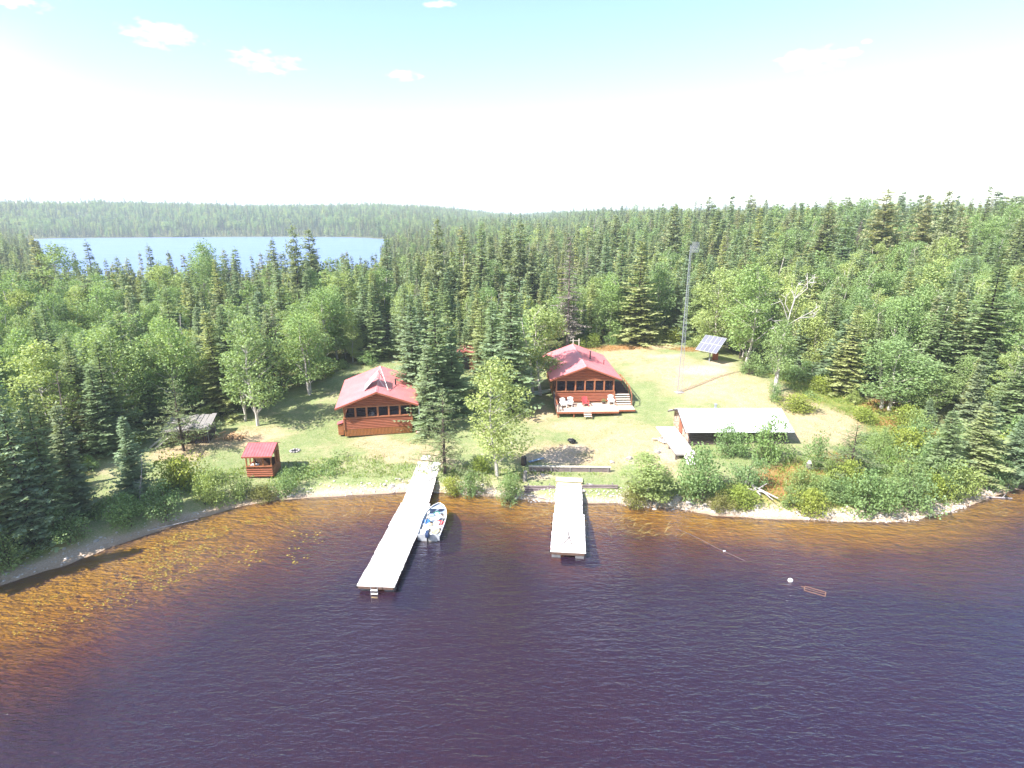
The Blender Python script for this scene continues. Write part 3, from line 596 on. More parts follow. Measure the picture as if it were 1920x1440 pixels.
# --- shrubs on the banks
for q in [('cedar0', 1192, 950, 900, 66, 'olive low bush at the foot of the cone-shaped bush by the short dock'),
          ('shrub1', 1308, 930, 822, 112, 'large round dark bush in front of the shed deck'), ('shrub2', 1406, 915, 846, 86, 'bushy shrub in front of the middle of the metal-roofed shed'),
          ('shrub1', 1366, 856, 786, 74, 'shrub against the front wall of the metal-roofed shed'), ('shrub0', 1440, 868, 768, 96, 'tall shrub hiding the right end of the metal-roofed shed'),
          ('shrub2', 1452, 752, 716, 46, 'small shrub at the foot of the dead-topped birch'), ('pine0', 1590, 905, 792, 150, 'wide airy young pine right of the metal-roofed shed'),
          ('shrub0', 1530, 880, 806, 60, 'thin shrub beside the small white barrel'), ('shrub1', 1624, 968, 878, 112, 'round dark green bush on the right beach'),
          ('shrub2', 1712, 962, 880, 108, 'second round bush on the right beach, right of the dark green one'), ('shrub0', 1690, 915, 830, 90, 'bush behind the two round bushes of the right beach'),
          ('spruce2', 1760, 905, 762, 90, 'pale young fir above the right beach'), ('shrub1', 1790, 940, 860, 90, 'leafy bush under the light green spruce above the right beach'),
          ('shrub0', 1862, 918, 852, 70, 'bush at the right end of the beach beside the driftwood'), ('yshrub0', 1520, 968, 915, 80, 'bright yellow-green bush on the right beach'),
          ('yshrub0', 1392, 955, 905, 70, 'yellow-green bush left of the grey driftwood'), ('cedar0', 1352, 960, 918, 56, 'olive bush on the stones below the large round bush'),
          ('yshrub0', 332, 918, 836, 100, 'yellow-green bush left of the red-roofed kiosk'), ('shrub2', 305, 966, 900, 105, 'dark green bush on the left bank below the wood shed'),
          ('shrub0', 448, 936, 872, 62, 'bush touching the left side of the red-roofed kiosk'), ('shrub1', 400, 944, 868, 76, 'bush between the yellow-green bush and the kiosk'),
          ('shrub2', 541, 928, 872, 66, 'blue-green bush in front of the right side of the kiosk'), ('cedar0', 492, 938, 905, 60, 'olive low bush below the kiosk'),
          ('shrub0', 883, 930, 876, 54, 'blue-green bush between the long dock and the birch'), ('shrub1', 956, 940, 874, 62, 'leafy bush left of the log crib wall'),
          ('yshrub0', 850, 925, 890, 50, 'yellow-green low bush beside the landward end of the long dock'), ('yshrub0', 905, 886, 850, 50, 'light green sprout bush at the foot of the bank birch'),
          ('shrub1', 235, 978, 920, 100, 'dark bush on the left beach under the spruces'), ('shrub0', 20, 1062, 990, 110, 'bright green bush on the sand at the left edge of the photo'),
          ('shrub2', 120, 1012, 950, 110, 'shaded bush behind the left beach'), ('yshrub0', 1700, 800, 755, 60, 'yellow-green shrub at the foot of the broad round tree'),
          ('spruce1', 1735, 800, 745, 34, 'tiny blue-green spruce at the foot of the low leafy tree'), ('yshrub0', 1500, 770, 738, 80, 'yellow-green shrub behind the right end of the shed'),
          ('yshrub0', 1620, 790, 760, 60, 'yellow-green shrub in the rusty field'), ('shrub2', 1500, 712, 672, 80, 'green shrub behind the dead-topped birch')]:
    T(*q, group=None)
T('birch3', 1212, 944, 850, 104, 'cone-shaped leafy bush right of the short dock', name='leafy_shrub', rz=1.0)
# small leafy bushes along the clearing edge and on the right bank
k = 0
bushpx = [(1660, 880), (1575, 945), (1745, 940), (1760, 860), (1710, 850), (1830, 860), (1850, 880), (1800, 830), (1480, 952), (1660, 930), (1590, 925), (1690, 935), (1540, 935), (1500, 925), (1610, 945), (1730, 900), (1760, 930), (1650, 855), (1690, 860), (1740, 870), (1800, 870), (1845, 905), (1870, 895), (1720, 830), (1620, 900), (1780, 905), (1880, 870), (1900, 850), (1555, 910)]
for px, py in bushpx:
    T(['shrub0', 'shrub1', 'yshrub0', 'shrub2'][k % 4], px, py, py - rnd.uniform(38, 72), rnd.uniform(50, 84), 'one of the mixed green bushes covering the right bank', group='bushes covering the right bank'); k += 1
for px, py in [(520, 745), (610, 705), (690, 683), (745, 668), (1110, 650), (1150, 645), (1230, 640), (1262, 642), (1300, 650), (1450, 700), (1540, 735), (1600, 755), (390, 790), (250, 838), (170, 880), (640, 692), (1085, 652), (1320, 655), (1470, 712), (1215, 640)]:
    T(['yshrub0', 'shrub0', 'shrub2'][k % 3], px, py, py - rnd.uniform(16, 34), rnd.uniform(34, 60), 'one of the low bushes along the edge of the forest clearing', group='low bushes along the clearing edge'); k += 1
# dead-topped birch with white limbs
p = G(1452, 737); Ht = Zat(600, p.y) - p.z
rs = np.random.RandomState(5); segs = []; V, Tn, sg = broadleaf(90, Ht, 2.3, 34, 160, .14, 1, .36)
segs = [((0, 0, -.3), (.1, 0, Ht * .5), .24, .19), ((.1, 0, Ht * .5), (.3, 0, Ht * .86), .19, .15)]
dt = depth(*p) / FP
def lp(px, py): return np.array([(px - 1452) * dt, rs.randn() * .25, Zat(py, p.y) - p.z])
lim = [[(1457, 640), (1461, 590), (1472, 560), (1486, 530), (1498, 514)], [(1472, 560), (1484, 540), (1484, 512)], [(1461, 590), (1466, 560), (1468, 536), (1474, 532)], [(1466, 560), (1460, 545)], [(1459, 600), (1446, 572), (1440, 560)], [(1459, 610), (1478, 596), (1500, 584), (1516, 574)], [(1478, 596), (1498, 594), (1512, 594)], [(1457, 620), (1442, 606), (1431, 600)], [(1486, 530), (1498, 528)], [(1461, 585), (1452, 570), (1454, 552)], [(1457, 640), (1440, 622), (1434, 612)], [(1500, 584), (1508, 590)]]
lmb = []
for li in lim:
    pts = [lp(*q) for q in li]; r0 = .085 if li is lim[0] else .05
    for i in range(len(pts) - 1): lmb.append((tuple(pts[i]), tuple(pts[i + 1]), r0, r0 * .72)); r0 *= .72
    for _ in range(4):
        c = pts[-1] * .6 + pts[-2] * .4; lmb.append((tuple(c), tuple(c + rs.randn(3) * .35 + [0, 0, .2]), .03, .012))
t = thing('birch_tree', 'half-dead birch with bare white limbs above its crown beside the shed', 'tree', p)
g = tubes_arr(segs + sg[6:], 6); obj('trunk', g, M['birch_bark'], t); g = tubes_arr(lmb, 5); obj('limb', g, mat('bleached_limbs', (.46, .43, .41), .8), t)
cm_ = fast_mesh('crown', V, 4, Tn); cm_.materials.append(M['birch']); obj('crown', cm_, None, t); NT.append((p.x, p.y, 3))

# ---------------------------------------------------------------- forest
rs = np.random.RandomState(11)
def ok_land(x, y):
    a = sh_sd(x, y); b_ = fl_sd(x, y); return (a > 2.2) & (b_ > 1.5) & ~in_poly(x, y, CLEAR)
def in_view(x, y, pad=1.24):
    d_ = y * CS + CH * SN - 3; return (np.abs(x) < d_ * 960 / FP * pad + 6) & (y > 24)
pts = []
def ring(y0, y1, sp):
    xw = y1 * .97 + 25; gx = np.arange(-xw, xw, sp); gy = np.arange(y0, y1, sp); X, Y = np.meshgrid(gx, gy)
    X = X + rs.uniform(-.46, .46, X.shape) * sp; Y = Y + rs.uniform(-.46, .46, Y.shape) * sp; X, Y = X.ravel(), Y.ravel()
    m = in_view(X, Y); X, Y = X[m], Y[m]; m = ok_land(X, Y); return np.stack([X[m], Y[m]], -1)
A = np.concatenate([ring(28, 130, 2.95), ring(130, 260, 3.2), ring(260, 420, 4.0)])
Bf = np.concatenate([ring(420, 760, 5.0), ring(760, 1300, 7.0), ring(1300, 2300, 11.0), ring(2300, 3900, 20.0)])
nt = np.array(NT)
dmin = np.min(np.hypot(A[:, None, 0] - nt[None, :, 0], A[:, None, 1] - nt[None, :, 1]) - nt[None, :, 2] * .75, 1); A = A[dmin > 0]
# keep the view line to the trees named above and to the beach open on the left bank
def kinds_for(P_):
    x, y = P_[:, 0], P_[:, 1]; n1 = vnoise(x, y, 26); n2 = vnoise(x + 99, y, 9); r_ = rs.rand(len(x))
    px = x / (y * CS + CH * SN)
    dec = .34 + .55 * (n1 - .5) + .5 * (n2 - .5) + np.where(px < -.25, .12, 0) * (y < 150) + np.where(px > .4, .05, 0) * (y < 140) - np.where((px > -.25) & (px < .35), .20, 0) * (y < 260)
    lake = fl_sd(x, y); bs = np.where((y > 110), .45, .12) + .5 * (lake < 70); dec = np.where(lake < 60, .12, dec)
    k = np.where(r_ < dec, 2, np.where(rs.rand(len(x)) < bs, 1, 0)); k = np.where(rs.rand(len(x)) < .022, 3, k)
    k = np.where((rs.rand(len(x)) < .02), 4, k); return k
kA, kB = kinds_for(A), kinds_for(Bf)
def sizes(P_, k):
    x, y = P_[:, 0], P_[:, 1]; u = rs.rand(len(x)); h = np.choose(k, [7.5 + 5.5 * u, 6.5 + 5 * u, 6.5 + 4 * u, 11 + 4.5 * u, 7 + 5 * u]); h *= (.70 + .62 * vnoise(x, y, 18)) * (1 + .28 * rs.randn(len(x)).clip(-1.2, 1.8) * .6); h = np.where(rs.rand(len(x)) < .015, h * 1.3, h)
    h = np.where(y < 110, np.minimum(h, 11.5 + 1.5 * rs.rand(len(x))), h); h = np.where((x > 42) & (y < 66), h * .68, h)
    lake = fl_sd(x, y); h = np.where(lake < 70, h * .80, h); h = np.where((y < 52) & (x < -20), h * .75, h)
    h *= np.where((x > 25) & (y > 75) & (y < 260), 1.03, 1); e = in_poly(x, y, CLEAR * 1.0)
    return h
hA, hB = sizes(A, kA), sizes(Bf, kB)
zA, zB = H(A[:, 0], A[:, 1]), H(Bf[:, 0], Bf[:, 1])
# trees too near the camera on the left are not in the photo: leave them lower
dA = A[:, 1] * CS - (zA - CH) * SN
U, Vv = 960 + FP * A[:, 0] / dA, 720 - FP * (A[:, 1] * SN + (zA - CH) * CS) / dA
vis = (U > -60) & (U < 1980)
big = np.where(vis, hA / dA, 0) * (1 + .0 * hA)
def zone(u, v, y, z):
    side = 'far left' if u < 210 else 'left' if u < 620 else 'middle' if u < 1010 else 'mast' if u < 1440 else 'right'
    where = {'far left': 'on the shore at the far left', 'left': 'left of and behind the left cabin', 'middle': 'behind the clump between the two cabins', 'mast': 'behind the right cabin and the radio mast', 'right': 'on the wooded slope at the right'}[side]
    return where + (', in the front rows' if v > {'far left': 780, 'left': 650, 'middle': 600, 'mast': 590, 'right': 640}[side] else ', in the rows farther back')
SPEC = {0: ('spruce_tree', 'spruce', ['spruce0', 'spruce1', 'spruce2', 'spruce3'], ['m_spruce0', 'm_spruce1', 'm_spruce2'], 'dark green spruce', 255),
        1: ('spruce_tree', 'spruce', ['bspruce0', 'bspruce1', 'bspruce2'], ['m_bspruce0', 'm_bspruce1', 'm_bspruce2'], 'thin spindly spruce', 0),
        2: ('birch_tree', 'birch', ['birch0', 'birch1', 'birch2', 'birch3'], ['m_birch0', 'm_birch1', 'm_birch2'], 'light green birch', 230),
        3: ('pine_tree', 'pine', ['tallpine0', 'tallpine1'], ['tallpine0', 'tallpine1'], 'tall ragged pine rising over its neighbours', 60),
        4: ('dead_tree', 'dead tree', ['dead1', 'greysp0'], ['dead1', 'greysp0'], 'grey leafless tree', 45)}
used = np.zeros(len(A), bool)
for kk, cap in (((0, 1), 235), ((2,), 235), ((3,), 60), ((4,), 45)):
    ix = np.where(np.isin(kA, kk) & (big > 0))[0]; ix = ix[np.argsort(-big[ix])][:cap]
    for i in ix:
        sp_ = SPEC[int(kA[i])]; used[i] = True; zn = zone(U[i], Vv[i], A[i, 1], zA[i]); key = sp_[2][rs.randint(len(sp_[2]))]
        lab = f'{sp_[4]} {zn}'; lab = ' '.join(lab.split()[:16])
        wd = 2 * KINDS[key].r * hA[i] / KINDS[key].h * rs.uniform(1.0, 1.45)
        place(key, A[i, 0], A[i, 1], hA[i], wd, None, lab, lab, sp_[0], 'tree', z=float(zA[i]) - .1, tilt=rs.randn() * .03)
# the rest of the forest: stuff, scattered copies of real trees that stand in its front row
def src(key, i):
    k_ = KINDS[key]; o_ = obj(i, k_.mesh, None); return o_
def scatter(name, label, cat, P_, Z_, rot, scl, idx, srcs):
    me_ = bpy.data.meshes.new(name); me_.vertices.add(len(P_)); me_.vertices.foreach_set('co', np.stack([P_[:, 0], P_[:, 1], Z_], -1).astype(np.float32).ravel())
    for nm, tp_, dat in (('rot', 'FLOAT_VECTOR', rot), ('scl', 'FLOAT_VECTOR', scl)):
        a_ = me_.attributes.new(nm, tp_, 'POINT'); a_.data.foreach_set('vector', dat.astype(np.float32).ravel())
    a_ = me_.attributes.new('idx', 'INT', 'POINT'); a_.data.foreach_set('value', idx.astype(np.int32)); me_.update()
    o_ = bpy.data.objects.new(name, me_); COL.objects.link(o_); tag(o_, label, cat, kind='stuff')
    ng = bpy.data.node_groups.new(name, 'GeometryNodeTree'); ng.interface.new_socket('Geometry', in_out='INPUT', socket_type='NodeSocketGeometry'); ng.interface.new_socket('Geometry', in_out='OUTPUT', socket_type='NodeSocketGeometry')
    q = ng.nodes; ln = ng.links; gi_ = q.new('NodeGroupInput'); go = q.new('NodeGroupOutput'); iop = q.new('GeometryNodeInstanceOnPoints'); jn = q.new('GeometryNodeJoinGeometry')
    for s_ in reversed(srcs):
        oi = q.new('GeometryNodeObjectInfo'); oi.transform_space = 'ORIGINAL'; oi.inputs['Object'].default_value = s_; oi.inputs['As Instance'].default_value = True; ln.new(oi.outputs['Geometry'], jn.inputs[0])
    def na(nm, dt_):
        x_ = q.new('GeometryNodeInputNamedAttribute'); x_.data_type = dt_; x_.inputs['Name'].default_value = nm; return x_.outputs['Attribute']
    ln.new(gi_.outputs[0], iop.inputs['Points']); ln.new(jn.outputs[0], iop.inputs['Instance']); iop.inputs['Pick Instance'].default_value = True
    ln.new(na('idx', 'INT'), iop.inputs['Instance Index']); ln.new(na('rot', 'FLOAT_VECTOR'), iop.inputs['Rotation']); ln.new(na('scl', 'FLOAT_VECTOR'), iop.inputs['Scale']); ln.new(iop.outputs[0], go.inputs[0])
    md = o_.modifiers.new('scatter', 'NODES'); md.node_group = ng; return o_
AP = np.concatenate([A[~used], Bf]); AK = np.concatenate([kA[~used], kB]); AH = np.concatenate([hA[~used], hB]); AZ = np.concatenate([zA[~used], zB])
AK = np.where((AK == 3) & (AP[:, 1] > 600), 0, AK); AK = np.where((AK == 4) & (AP[:, 1] > 400), 1, AK)
for kk, nm, lb in ((0, 'spruce_forest', 'dense spruce forest stretching back to the horizon'), (1, 'black_spruce_forest', 'thin spindly spruces filling the forest and ringing the far lake'), (2, 'birch_forest', 'light green broadleaf trees mixed through the whole forest'), (3, 'pine_forest', 'tall scattered pines rising over the forest'), (4, 'dead_tree_forest', 'grey leafless trees scattered through the forest')):
    m = AK == kk; P_, Z_, h_ = AP[m], AZ[m], AH[m]
    if not len(P_): continue
    keys = SPEC[kk][3]; srcs = []; use = np.ones(len(P_), bool)
    order = np.argsort(P_[:, 1])
    if kk < 3:
        for j, key in enumerate(keys):       # the source of each shape is a tree of the forest itself
            i = order[j * 3 + 2]; use[i] = False; o_ = src(key, SPEC[kk][0]); o_.location = (P_[i, 0], P_[i, 1], Z_[i] - .1); s_ = h_[i] / KINDS[key].h; o_.scale = (s_, s_, s_)
            tag(o_, f'{SPEC[kk][4]} standing just behind the front rows of the forest', 'tree', f'{SPEC[kk][4]}s just behind the front rows'); srcs.append(o_)
        ms = srcs
    else:
        ms = []
        for j, key in enumerate(keys):
            i = order[j]; use[i] = False; t_ = place(key, P_[i, 0], P_[i, 1], h_[i], None, None, f'{SPEC[kk][4]} in the middle of the forest', f'{SPEC[kk][1]}s in the middle of the forest', SPEC[kk][0], z=float(Z_[i]))
            cr = [c for c in t_.children if c.name.startswith('crown')]; ms.append(cr[0] if cr else t_.children[0])
    P_, Z_, h_ = P_[use], Z_[use], h_[use]; nn = len(P_); idx = rs.randint(0, len(keys), nn); s_ = h_ / np.array([KINDS[q].h for q in keys])[idx]
    wv = s_ * rs.uniform(.9, 1.4, nn) * np.where(P_[:, 1] > 1300, 1.5, np.where(P_[:, 1] > 600, 1.2, 1))
    rot = np.stack([rs.randn(nn) * .03, rs.randn(nn) * .03, rs.rand(nn) * 6.28], -1)
    scatter(nm, lb, 'forest', P_, Z_ - .15, rot, np.stack([wv, wv, s_], -1), idx, ms)
print('TREES', len(A), len(Bf), used.sum())
# ---------------------------------------------------------------- low plants (stuff)
def land_pts(n_, cond, x0, x1, y0, y1):
    X = rs.uniform(x0, x1, n_); Y = rs.uniform(y0, y1, n_); m = cond(X, Y); return X[m], Y[m]
def tuft_mesh(X, Y, hh, per, spread, ww, lean=.35, zoff=0):
    nn = len(X) * per; bx = np.repeat(X, per) + rs.randn(nn) * spread; by = np.repeat(Y, per) + rs.randn(nn) * spread; bz = H(bx, by) + zoff
    d_ = unit(np.stack([rs.randn(nn) * lean, rs.randn(nn) * lean, np.ones(nn)], -1)); s_ = unit(np.cross(d_, rs.randn(nn, 3)))
    return blades(np.stack([bx, by, bz - .03], -1), d_, s_, np.repeat(hh, per) * rs.uniform(.6, 1.2, nn), np.full(nn, ww)), rs.rand(nn)
def in_frame(x, y): return np.abs(x) < (y * CS + 6.6) * .90
X, Y = land_pts(90000, lambda x, y: in_frame(x, y) & (sh_sd(x, y) > np.where(x < -22, 3.6, 1.3)) & ((sh_sd(x, y) < np.where(x < -10, 6.5, 4.2)) | (in_poly(x, y, CLEAR) & ~in_poly(x, y, LAWN))) & (vnoise(x, y, 2.2) > .3) & ~((x > 1) & (x < 12) & (y < 50)), -42, 62, 32, 90)
V, t_ = tuft_mesh(X, Y, rs.uniform(.16, .42, len(X)), 3, .10, .06)
gmh = fast_mesh('tall_grass', V, 4, t_); gmh.materials.append(M['grassb']); tag(obj('tall_grass', gmh, None), 'tall green grass along the bank and in the rough field', 'grass', kind='stuff')
X, Y = land_pts(60000, lambda x, y: in_frame(x, y) & in_poly(x, y, CLEAR) & (sh_sd(x, y) > 1.6) & (spots([(1465, 905, 2.8, 3), (1580, 870, 3, 2.4), (1705, 800, 3, 3), (1150, 652, 5, 2), (1300, 655, 4, 2.2), (1660, 760, 3, 2)], x, y) > .3), -42, 62, 32, 98)
V, t_ = tuft_mesh(X, Y, rs.uniform(.12, .3, len(X)), 3, .12, .07, .8)
gmh = fast_mesh('rusty_ground_cover', V, 4, t_); gmh.materials.append(M['redplant']); tag(obj('rusty_ground_cover', gmh, None), 'rust-orange low plants on the right bank', 'ground cover', kind='stuff')
X, Y = land_pts(26000, lambda x, y: in_frame(x, y) & (((~in_poly(x, y, LAWN)) & in_poly(x, y, CLEAR)) | ((sh_sd(x, y) < 7) & (x < -16))) & (sh_sd(x, y) > np.where(x < -22, 4.2, 2.2)) & (vnoise(x + 40, y, 3.1) > np.where(x > 14, .62, .46)), -44, 62, 34, 98)
m_ = 26; nn = len(X); bx = np.repeat(X, m_) + rs.randn(nn * m_) * .28; by = np.repeat(Y, m_) + rs.randn(nn * m_) * .28; bz = H(bx, by) + rs.rand(nn * m_) ** .7 * np.repeat(rs.uniform(.2, .75, nn), m_)
d_ = unit(rs.randn(nn * m_, 3)); s_ = unit(np.cross(d_, unit(np.array([0, 0, 1.]) + rs.randn(nn * m_, 3) * .5)))
gmh = fast_mesh('undergrowth', blades(np.stack([bx, by, bz], -1), d_, s_, np.full(nn * m_, .17), np.full(nn * m_, .13)), 4, rs.rand(nn * m_)); gmh.materials.append(M['shrub'])
tag(obj('undergrowth', gmh, None), 'low leafy undergrowth between the bushes and along the bank', 'undergrowth', kind='stuff')
X, Y = land_pts(200000, lambda x, y: in_frame(x, y) & in_poly(x, y, LAWN) & (sh_sd(x, y) > 1.0) & (vnoise(x, y, 1.3) + .5 * vnoise(x, y, 4) > .62), -34, 48, 44, 96); X, Y = X[:42000], Y[:42000]
V, t_ = tuft_mesh(X, Y, rs.uniform(.05, .13, len(X)), 2, .07, .05, .9)
gmh = fast_mesh('lawn_grass', V, 4, t_); gmh.materials.append(M['lawnb']); tag(obj('lawn_grass', gmh, None), 'short patchy lawn grass around the cabins', 'grass', kind='stuff')
# shore stones
ico = [(0, 0, 1), (.89, 0, .45), (.28, .85, .45), (-.72, .53, .45), (-.72, -.53, .45), (.28, -.85, .45), (.72, .53, -.45), (-.28, .85, -.45), (-.89, 0, -.45), (-.28, -.85, -.45), (.72, -.53, -.45), (0, 0, -1)]
icf = [(0, 1, 2), (0, 2, 3), (0, 3, 4), (0, 4, 5), (0, 5, 1), (1, 6, 2), (2, 7, 3), (3, 8, 4), (4, 9, 5), (5, 10, 1), (6, 7, 2), (7, 8, 3), (8, 9, 4), (9, 10, 5), (10, 6, 1), (11, 7, 6), (11, 8, 7), (11, 9, 8), (11, 10, 9), (11, 6, 10)]
iv, ifc = np.array(ico), np.array(icf)
X, Y = land_pts(60000, lambda x, y: (np.abs(sh_sd(x, y) - 1.0) < 1.3 * vnoise(x, y, 3) + .15) & in_frame(x, y), -40, 60, 30, 56); m = (X > -14) | (rs.rand(len(X)) < .3); X, Y = X[m][:5200], Y[m][:5200]
vs = []
for x, y in zip(X, Y):
    r_ = rs.uniform(.03, .09) if rs.rand() < .95 else rs.uniform(.10, .2); q = iv * (1 + rs.randn(12, 1) * .13) * [r_ * rs.uniform(.8, 1.5), r_ * rs.uniform(.8, 1.4), r_ * .6]; a = rs.rand() * 6.28; c_, s__ = math.cos(a), math.sin(a)
    q = np.stack([q[:, 0] * c_ - q[:, 1] * s__ + x, q[:, 0] * s__ + q[:, 1] * c_ + y, q[:, 2]], -1); vs.append(q)
vs = np.array(vs); zz = H(X, Y); vs[:, :, 2] += zz[:, None] + .01
st = fast_mesh('shore_stones', vs[:, ifc].reshape(-1, 3), 3); st.materials.append(M['pale_rock']); tag(obj('shore_stones', st, None), 'pale stones and gravel strewn along the waterline', 'stones', kind='stuff')
# lily pads
pd = []
def pads(poly, n_, pk, sz=(.07, .15)):
    P_ = np.array([tuple(PZ(*q, 0))[:2] for q in poly]); lo, hi = P_.min(0), P_.max(0); c = 0
    while c < n_:
        x, y = rs.uniform(lo, hi)
        if in_poly(np.array([x]), np.array([y]), P_)[0] and float(vnoise(x, y, 1.1)) > pk and float(sh_sd(np.array([x]), np.array([y]))[0]) < -.5:
            r_ = rs.uniform(*sz); a = rs.rand() * 6.28; ang = a + np.linspace(.25, 6.03, 7); pd.append(np.concatenate([[[x, y, .014]], np.stack([x + r_ * np.cos(ang), y + r_ * np.sin(ang), np.full(7, .014)], -1)])[[0, 1, 2, 3, 4, 5, 6, 7]])
            c += 1
        else: c += .02
pads([(225, 1060), (330, 1000), (430, 985), (560, 950), (570, 985), (450, 1010), (420, 1040), (300, 1110), (240, 1110)], 850, .42, (.03, .065))
pads([(20, 1190), (40, 1125), (180, 1075), (320, 1040), (260, 1130), (60, 1200)], 260, .5, (.025, .055))
pads([(400, 1030), (600, 980), (615, 1040), (480, 1080)], 80, .5, (.04, .085))
st = fast_mesh('lily_pads', np.concatenate(pd), 8, rs.rand(len(pd))); st.materials.append(M['lily']); tag(obj('lily_pads', st, None), 'yellow-green lily pads floating off the left shore', 'lily pads', kind='stuff')
# reeds in the shallows
B_, D_, S_, L_, W_ = [], [], [], [], []
for cx, cy, n_, sx, sy in [(640, 968, 60, 1.2, .5), (680, 962, 40, 1.2, .4), (700, 955, 30, 1, .4), (1165, 978, 120, 1.6, 1.0), (1190, 985, 60, 1.3, .6), (1010, 968, 90, 1.0, 1.0), (950, 975, 40, 1.2, .6), (1290, 985, 40, 2.5, .6), (1900, 960, 60, 2, .8), (1220, 1000, 50, 1.2, .5)]:
    p = PZ(cx, cy, 0)
    for _ in range(n_):
        x, y = p.x + rs.randn() * sx, p.y + rs.randn() * sy
        if h1(x, y) > -.03: continue
        B_.append((x, y, -.12)); d_ = unit(np.array([.8 + rs.randn() * .5, -.35 + rs.randn() * .4, .32])); D_.append(d_); S_.append(unit(np.cross(d_, [rs.randn() * .2, rs.randn() * .2, 1]))); L_.append(rs.uniform(.5, 1.0)); W_.append(.022)
st = fast_mesh('reeds', blades(B_, D_, S_, L_, W_), 4, rs.rand(len(B_))); st.materials.append(M['reed']); tag(obj('reeds', st, None), 'straw-coloured reeds bent over in the shallow water', 'reeds', kind='stuff')
# ================================================================ built things
def logwall(g, x0, x1, z0, z1, y, axis='x', r=.105, out=-1):
    """stack of rounded log courses; axis x: wall runs in x at depth y; axis y: runs in y at x=y"""
    n_ = max(1, round((z1 - z0) / .19)); s_ = (z1 - z0) / n_
    prof = [(0, -.5), (.62, -.36), (1, 0), (.62, .36), (0, .5)]
    for k in range(n_):
        zc = z0 + (k + .5) * s_
        if axis == 'x': ring_ = lambda x: [(x, y + out * .07 * a, zc + b_ * s_) for a, b_ in prof] + [(x, y - out * .08, zc + .5 * s_), (x, y - out * .08, zc - .5 * s_)]
        else: ring_ = lambda x: [(y + out * .07 * a, x, zc + b_ * s_) for a, b_ in prof] + [(y - out * .08, x, zc + .5 * s_), (y - out * .08, x, zc - .5 * s_)]
        g.loft([ring_(x0), ring_(x1)])
def gable_logs(g, W_, z0, rise, y):
    n_ = max(1, round(rise / .19)); s_ = rise / n_
    for k in range(n_):
        z = z0 + k * s_; hw = W_ / 2 * (1 - (k + .12) / n_); 
        if hw < .1: continue
        hw2 = max(W_ / 2 * (1 - (k + 1) / n_), .02)
        g.add([(-hw, y, z), (hw, y, z), (hw2, y, z + s_ - .004), (-hw2, y, z + s_ - .004), (-hw, y - .055, z + s_ * .3), (hw, y - .055, z + s_ * .3), (hw2, y - .055, z + s_ * .7), (-hw2, y - .055, z + s_ * .7), (-hw, y + .06, z), (hw, y + .06, z), (hw2, y + .06, z + s_ - .004), (-hw2, y + .06, z + s_ - .004)],
              [(0, 1, 5, 4), (4, 5, 6, 7), (7, 6, 2, 3), (0, 4, 7, 3), (1, 2, 6, 5), (8, 11, 10, 9), (0, 8, 9, 1), (3, 2, 10, 11)])
screen = bpy.data.materials.new('insect_screen'); screen.use_nodes = True; n, l = screen.node_tree.nodes, screen.node_tree.links; n.clear()
t1 = n.new('ShaderNodeBsdfTransparent'); t2 = n.new('ShaderNodeBsdfDiffuse'); t2.inputs[0].default_value = (.03, .03, .045, 1); m1 = n.new('ShaderNodeMixShader'); m1.inputs[0].default_value = .38
l.new(t1.outputs[0], m1.inputs[1]); l.new(t2.outputs[0], m1.inputs[2]); o = n.new('ShaderNodeOutputMaterial'); l.new(m1.outputs[0], o.inputs[0])

def roof_slopes(parent, W_, ov, y0, y1, ze, za, mat_, rib=.42, name='roof', th=.07):
    hw = W_ / 2 + ov; sl = (za - ze) / hw; g = MB()
    for s_ in (-1, 1):
        g.prism([(0, za), (s_ * hw, ze), (s_ * hw, ze - th), (0, za - th)][::s_], y0, y1)
        m_ = int((y1 - y0) / rib)
        for k in range(m_ + 1):
            y = y0 + .03 + k * (y1 - y0 - .06) / m_; g.bar((s_ * .06, y, za - sl * .06 + .012), (s_ * (hw - .01), y, ze + .016), .035, .03)
    r_ = obj(name, g, mat_, parent)
    g = MB(); g.prism([(-.17, za - sl * .17 + .03), (0, za + .045), (.17, za - sl * .17 + .03), (.17, za - sl * .17 + .02), (0, za + .02), (-.17, za - sl * .17 + .02)], y0 - .01, y1 + .01); obj('ridge_cap', g, mat_, r_)
    g = MB()
    for s_ in (-1, 1):
        for y in (y0 - .025, y1 + .025): g.bar((0, y, za - .10), (s_ * hw, y, ze - .10), .04, .17)
        g.box((s_ * (hw + .012), (y0 + y1) / 2, ze - .075), (.024, y1 - y0 - .02, .13))
    obj('fascia', g, M['log'], r_); return r_

def pipe(parent, x, y, z, h_, nm='chimney', r=.08):
    g = MB(); g.tube((x, y, z), (x, y, z + h_), r, r, 10); g.tube((x, y, z + h_ + .06), (x, y, z + h_ + .14), r * 2.0, r * 1.1, 10); g.tube((x, y, z + h_ - .02), (x, y, z + h_ + .08), r * .7, r * .7, 8); g.tube((x, y, z - .02), (x, y, z + .06), r * 2, r * 1.2, 10)
    return obj(nm, g, M['dark_wood'] if False else M['black'], parent)

